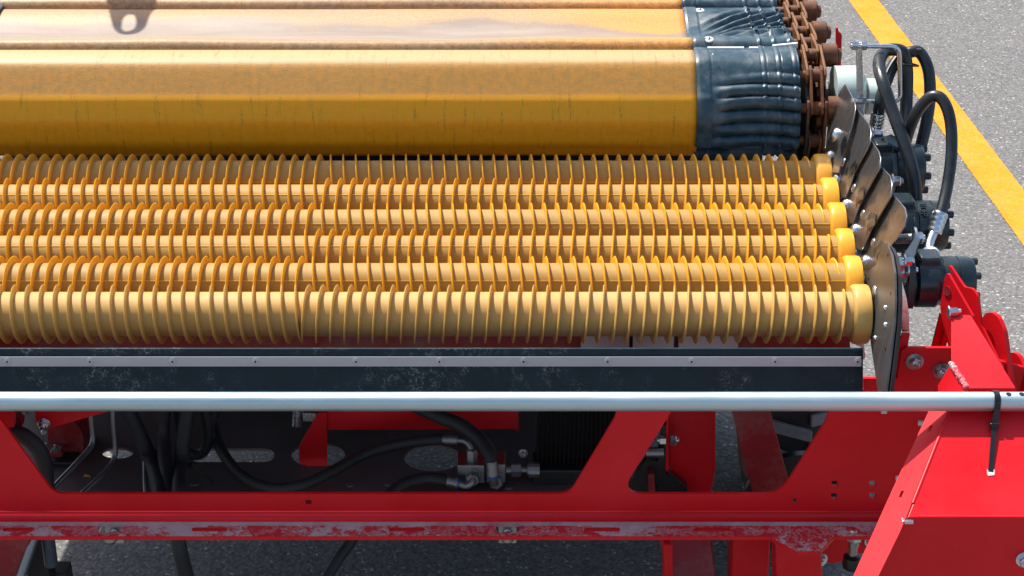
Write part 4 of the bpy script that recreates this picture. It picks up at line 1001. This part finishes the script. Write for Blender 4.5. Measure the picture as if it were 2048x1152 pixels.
# tyre with chunky tread
ty = thing('tyre', 'black chunky treaded tyre behind the right beam window', 'tyre', V((.84,.62,0)))
tc_ = V((.62, .95, .36)); TR = .36
def tyre_prof(): return [(0,.24),(.004,.30),(.02,.335),(.05,.352),(.11,.36),(.17,.352),(.20,.335),(.216,.30),(.22,.24)]
part('carcass', MB().lathe((tc_.x, tc_.y, tc_.z), (1,0,0), tyre_prof(), 48), TYRE, ty)
part('rim', MB().lathe((tc_.x-.002, tc_.y, tc_.z), (1,0,0), [(0,.20),(.0,.25),(.22,.25),(.224,.2)], 36), RED_DARK, ty)
for k in range(30):
    for sd in (0, 1):
        a0_ = 2*pi*(k+.5*sd)/30; X0, X1 = ((.012,.112) if sd == 0 else (.108,.208)); q = []
        for r_ in (.345, .378):
            for (xx, da) in (((X0, -.03),(X1, .03),(X1, .11),(X0, .05)) if sd == 0 else ((X0, .03),(X1, -.03),(X1, .05),(X0, .11))):
                rr = r_-(.014 if (xx < .02 or xx > .2) else 0); an = a0_+da; q.append((tc_.x+xx, tc_.y+cos(an)*rr, tc_.z+sin(an)*rr))
        part('tread_lug', MB().hexa(q), TREAD, ty, 0, .003)
# left part: gusset with bolt, tubes, hoses
T = thing('inner_gusset', 'dark red pointed gusset with a bolt in the left window', 'gusset', at(90,860,.12))
part('gusset_plate', MB().plate([[at(x, y, .12) for x, y in ((70,780),(300,780),(215,824),(95,858),(70,850))]], (0,.008,0)), RED, T, 0, .001)
part('bolt', hexbolt(MB(), at(88,847,.118), (0,-1,0), .010, .010, .014, .007), ZINC, T, 25)
part('bolt', hexbolt(MB(), at(88,863,.118), (0,-1,0), .006, .006), ZINC, T, 25)
T = thing('left_bracket', 'red bracket with grey bolt heads at the upper left window corner', 'bracket', at(15,850,.05))
part('plate', MB().plate([[at(x, y, .05) for x, y in ((-20,790),(30,790),(28,855),(-20,855))]], (0,.008,0)), RED, T, 0, .001)
part('side_plate', MB().plate([[at(x, y, .10) for x, y in ((32,790),(45,790),(42,858),(30,858))]], (0,.03,0)), RED_DARK, T, 0, .001)
for x_ in (16,24,46): part('bolt', hexbolt(MB(), at(x_, 822, .09), (1,0,0), .009, .009), STEEL_DARK, T, 25)
hose([(0,838,.10),(20,860,.08),(50,873,.07),(75,895,.07),(88,925,.07),(92,955,.07),(93,1010,.07)], .0170, HOSE_DULL, 'fat grey black hose bending down beside the left window edge', [(at(20,861,.08), at(24,863,.079), .0178, REDRING, 'sealing_ring')], 'hoses inside the frame')
for (pts_, lab) in (([(182,800,.25),(183,840,.25),(188,888,.25),(150,930,.16),(107,975,.08)], 'bent grey steel tube, left of two, in the left window'), ([(226,800,.25),(227,850,.25),(233,918,.25),(200,955,.16),(150,1000,.08)], 'bent grey steel tube, right of two, in the left window')):
    o = single('bent_tube', MB().tube(fillet_path([at(*p) for p in pts_], .05), .0062, 12), PIPE_DULL, lab, 'tube', 'bent steel tubes in the left window')
single('upright_tube', MB().tube(smooth_path([at(294,890,.30), at(290,920,.24), at(290,960,.16), at(293,1000,.10)]), .0058, 12), PIPE_DULL, 'short upright grey tube left of the black hose bundle', 'tube')
bl = [([(245,800,.30),(275,860,.28),(300,920,.24),(318,975,.12),(322,1010,.06)], .018, 'slanting black hose on the left side of the hose bundle'),
      ([(330,800,.28),(325,860,.28),(330,920,.22),(338,1010,.06)], .016, 'straight black hose in the middle of the hose bundle'),
      ([(380,800,.28),(368,870,.26),(362,930,.22),(358,985,.09),(357,1080,.02),(372,1150,.02),(385,1190,.02)], .0165, 'black hose running down past the beam to the ground'),
      ([(405,800,.33),(416,860,.33),(410,900,.33),(388,910,.33),(368,895,.33),(360,850,.33),(352,800,.33)], .012, 'black hose looping in a U at the right of the bundle'),
      ([(440,800,.34),(420,850,.34),(424,880,.34)], .012, 'short black hose behind the U shaped loop'),
      ([(720,1050,.20),(700,1085,.18),(675,1120,.15),(640,1180,.10)], .013, 'black hose slanting down below the middle of the beam')]
for pts_, r_, lab in bl: hose(pts_, r_, HOSE_DULL, lab, (), 'hoses inside the frame')
for (x_, y_, Y_, r_, lab) in ((300,905,.245,.0205,'black cable tie round the slanting hose of the bundle'),(362,930,.22,.0190,'black cable tie round the long hose running to the ground')):
    ct = MB(); P = at(x_, y_, Y_); ct.tube(circle3(P, V((.12,-.35,-.9)), r_, 20), .0022, 6, False, True); ct.box(P+V((r_-.002,-.006,-.004)), P+V((r_+.007,.004,.005)))
    single('cable_tie', ct, PLASTIC, lab, 'cable tie')
lp = MB(); lp.tube(smooth_path([at(375,915,.3), at(400,940,.25), at(420,962,.20), at(424,965,.20), at(420,955,.20), at(400,932,.26), at(380,918,.3)], 6), .0016, 6)
single('wire_loop', lp, PLASTIC, 'thin black wire loop lying on the tray right of the hose bundle', 'wire')
T = thing('pump_assembly', 'dark red dirty pump housing deep in the left window', 'pump', at(140,990,.30))
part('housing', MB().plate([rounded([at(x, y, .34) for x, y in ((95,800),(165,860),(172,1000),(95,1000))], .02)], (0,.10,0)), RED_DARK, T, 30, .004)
part('ledge', MB().box(at(100,915,.30), at(124,904,.30)+V((0,.06,0))), RED_DARK, T, 0, .003)
part('lower_casting', MB().box(at(100,1000,.29), at(150,925,.29)+V((0,.05,0))), DARK, T, 0, .004)
for (x_, y_) in ((114,896),(95,893)): part('bolt', hexbolt(MB(), at(x_, y_, .30), (0,-1,0), .008, .008, .010), STEEL_DARK, T, 25)
part('brass_plug', hexbolt(MB(), at(176,956,.26), (0,-1,.5), .011, .012), BRASS, T, 25)
part('grease_nipple', MB().lathe(at(170,967,.25), (0,-.5,1), [(0,.005),(.006,.006),(.010,.002)], 10), ZINC, T)
# bottom left corner
single('dusty_strut', MB().plate([[at(x, y, .0) for x, y in ((-60,1060),(62,1060),(58,1100),(12,1230),(-60,1230))]], (0,.06,0)), RED_DARK, 'dusty dark red leg at the lower left corner', 'leg', bevel=.003)
single('lower_tube', MB().tube([at(74,1060,.02), at(38,1165,-.02)], .0105, 14), PIPE_DULL, 'grey steel tube slanting down at the lower left corner', 'tube')
T = thing('slate_cylinder', 'slate blue cylinder hanging under the beam at lower left', 'cylinder', at(91,1132,.05))
a_ = at(91,1040,.05); b_ = at(91,1130,.05); part('cylinder', MB().lathe(V((a_.x,.05,b_.z)), (0,0,1), [(0,.0135),(.001,.0145),(a_.z-b_.z,.0145)], 24), SLATE, T, 40)
dp = MB(); dp.box(at(58,1175,.12), at(90,1086,.12)+V((0,.05,0))); single('dark_bracket', dp, DARK, 'black bracket behind the slate blue cylinder', 'bracket')
single('foot_plate', MB().box(at(60,1200,.16), at(133,1147,.16)+V((0,.05,0))), DARK, 'black foot plate at the bottom edge near the sunlit ground', 'foot plate', bevel=.002)

# ================================================================== LEFT END PLATE, ADDED LIGHT BLOCKERS and the lifting lug
T = thing('added_shade_rail', 'unseen red rail added to shade the ground at the left', 'side rail', V((-1.70,1.1,1.0)))
part('rail', MB().box((-1.528,.62,1.00),(-1.508,1.60,1.08)), RED, T, 0, .004)  # rail added out of view to set the shadow edge on the ground
T = thing('left_end_plate', 'steel end plate carrying the left ends of the rollers', 'end plate', V((-1.72,.27,.95)))
part('plate', MB().box((-1.725,-.07,.96),(-1.715,.62,1.18)), STEEL_DARK, T, 0, .002)
ob = V((0,.53,1.106))+SUN*.62  # bar added out of view, placed sunward of the rearmost roller to shade it
T = thing('added_shade_bar', 'unseen red overhead bar added to shade the rearmost roller', 'bar', V((-.7, ob.y, ob.z)))
part('bar', MB().tube([(-1.95,ob.y,ob.z),(.55,ob.y,ob.z)], .050, 20), RED, T, 40)
T = thing('added_rear_blocker', 'black cross member added at the rear to block light under the belt', 'cross member', V((-.4,1.62,.55)))
part('member', MB().box((-1.45,1.60,.55),(.72,1.66,1.20)), DARK, T, 0, .004)  # added to block light from behind; dark so the belt gap reads black
part('added_light_skirt', MB().box((-.80,1.50,.12),(.60,1.51,.60)), DARK, T, 0)  # added sheet keeping light from behind off the ground underneath
# lug whose shadow lies on the belt
tgt = atz(262,24,1.33); lc = tgt+SUN*1.0
lg_ = thing('lifting_lug', 'steel lifting lug above the belt casting a ring shadow on the cloth', 'lifting lug', lc)
out = [lc+V(p) for p in ((-.080,.34,0),(.080,.34,0),(.068,.06,0),(.036,-.07,0),(.022,-.098,0),(0,-.108,0),(-.022,-.098,0),(-.036,-.07,0),(-.068,.06,0))]
hole = [lc+V((cos(2*pi*k/16)*.020, -.055+sin(2*pi*k/16)*.036, 0)) for k in range(16)]
part('lug_plate', MB().plate([rounded(out, .01), hole], (0,0,.012)), ZINC, lg_, 0, .001)
part('carrier_tube', MB().box(lc+V((-.6,.335,-.03)), lc+V((.6,.395,.03))), RED, lg_, 0, .004)
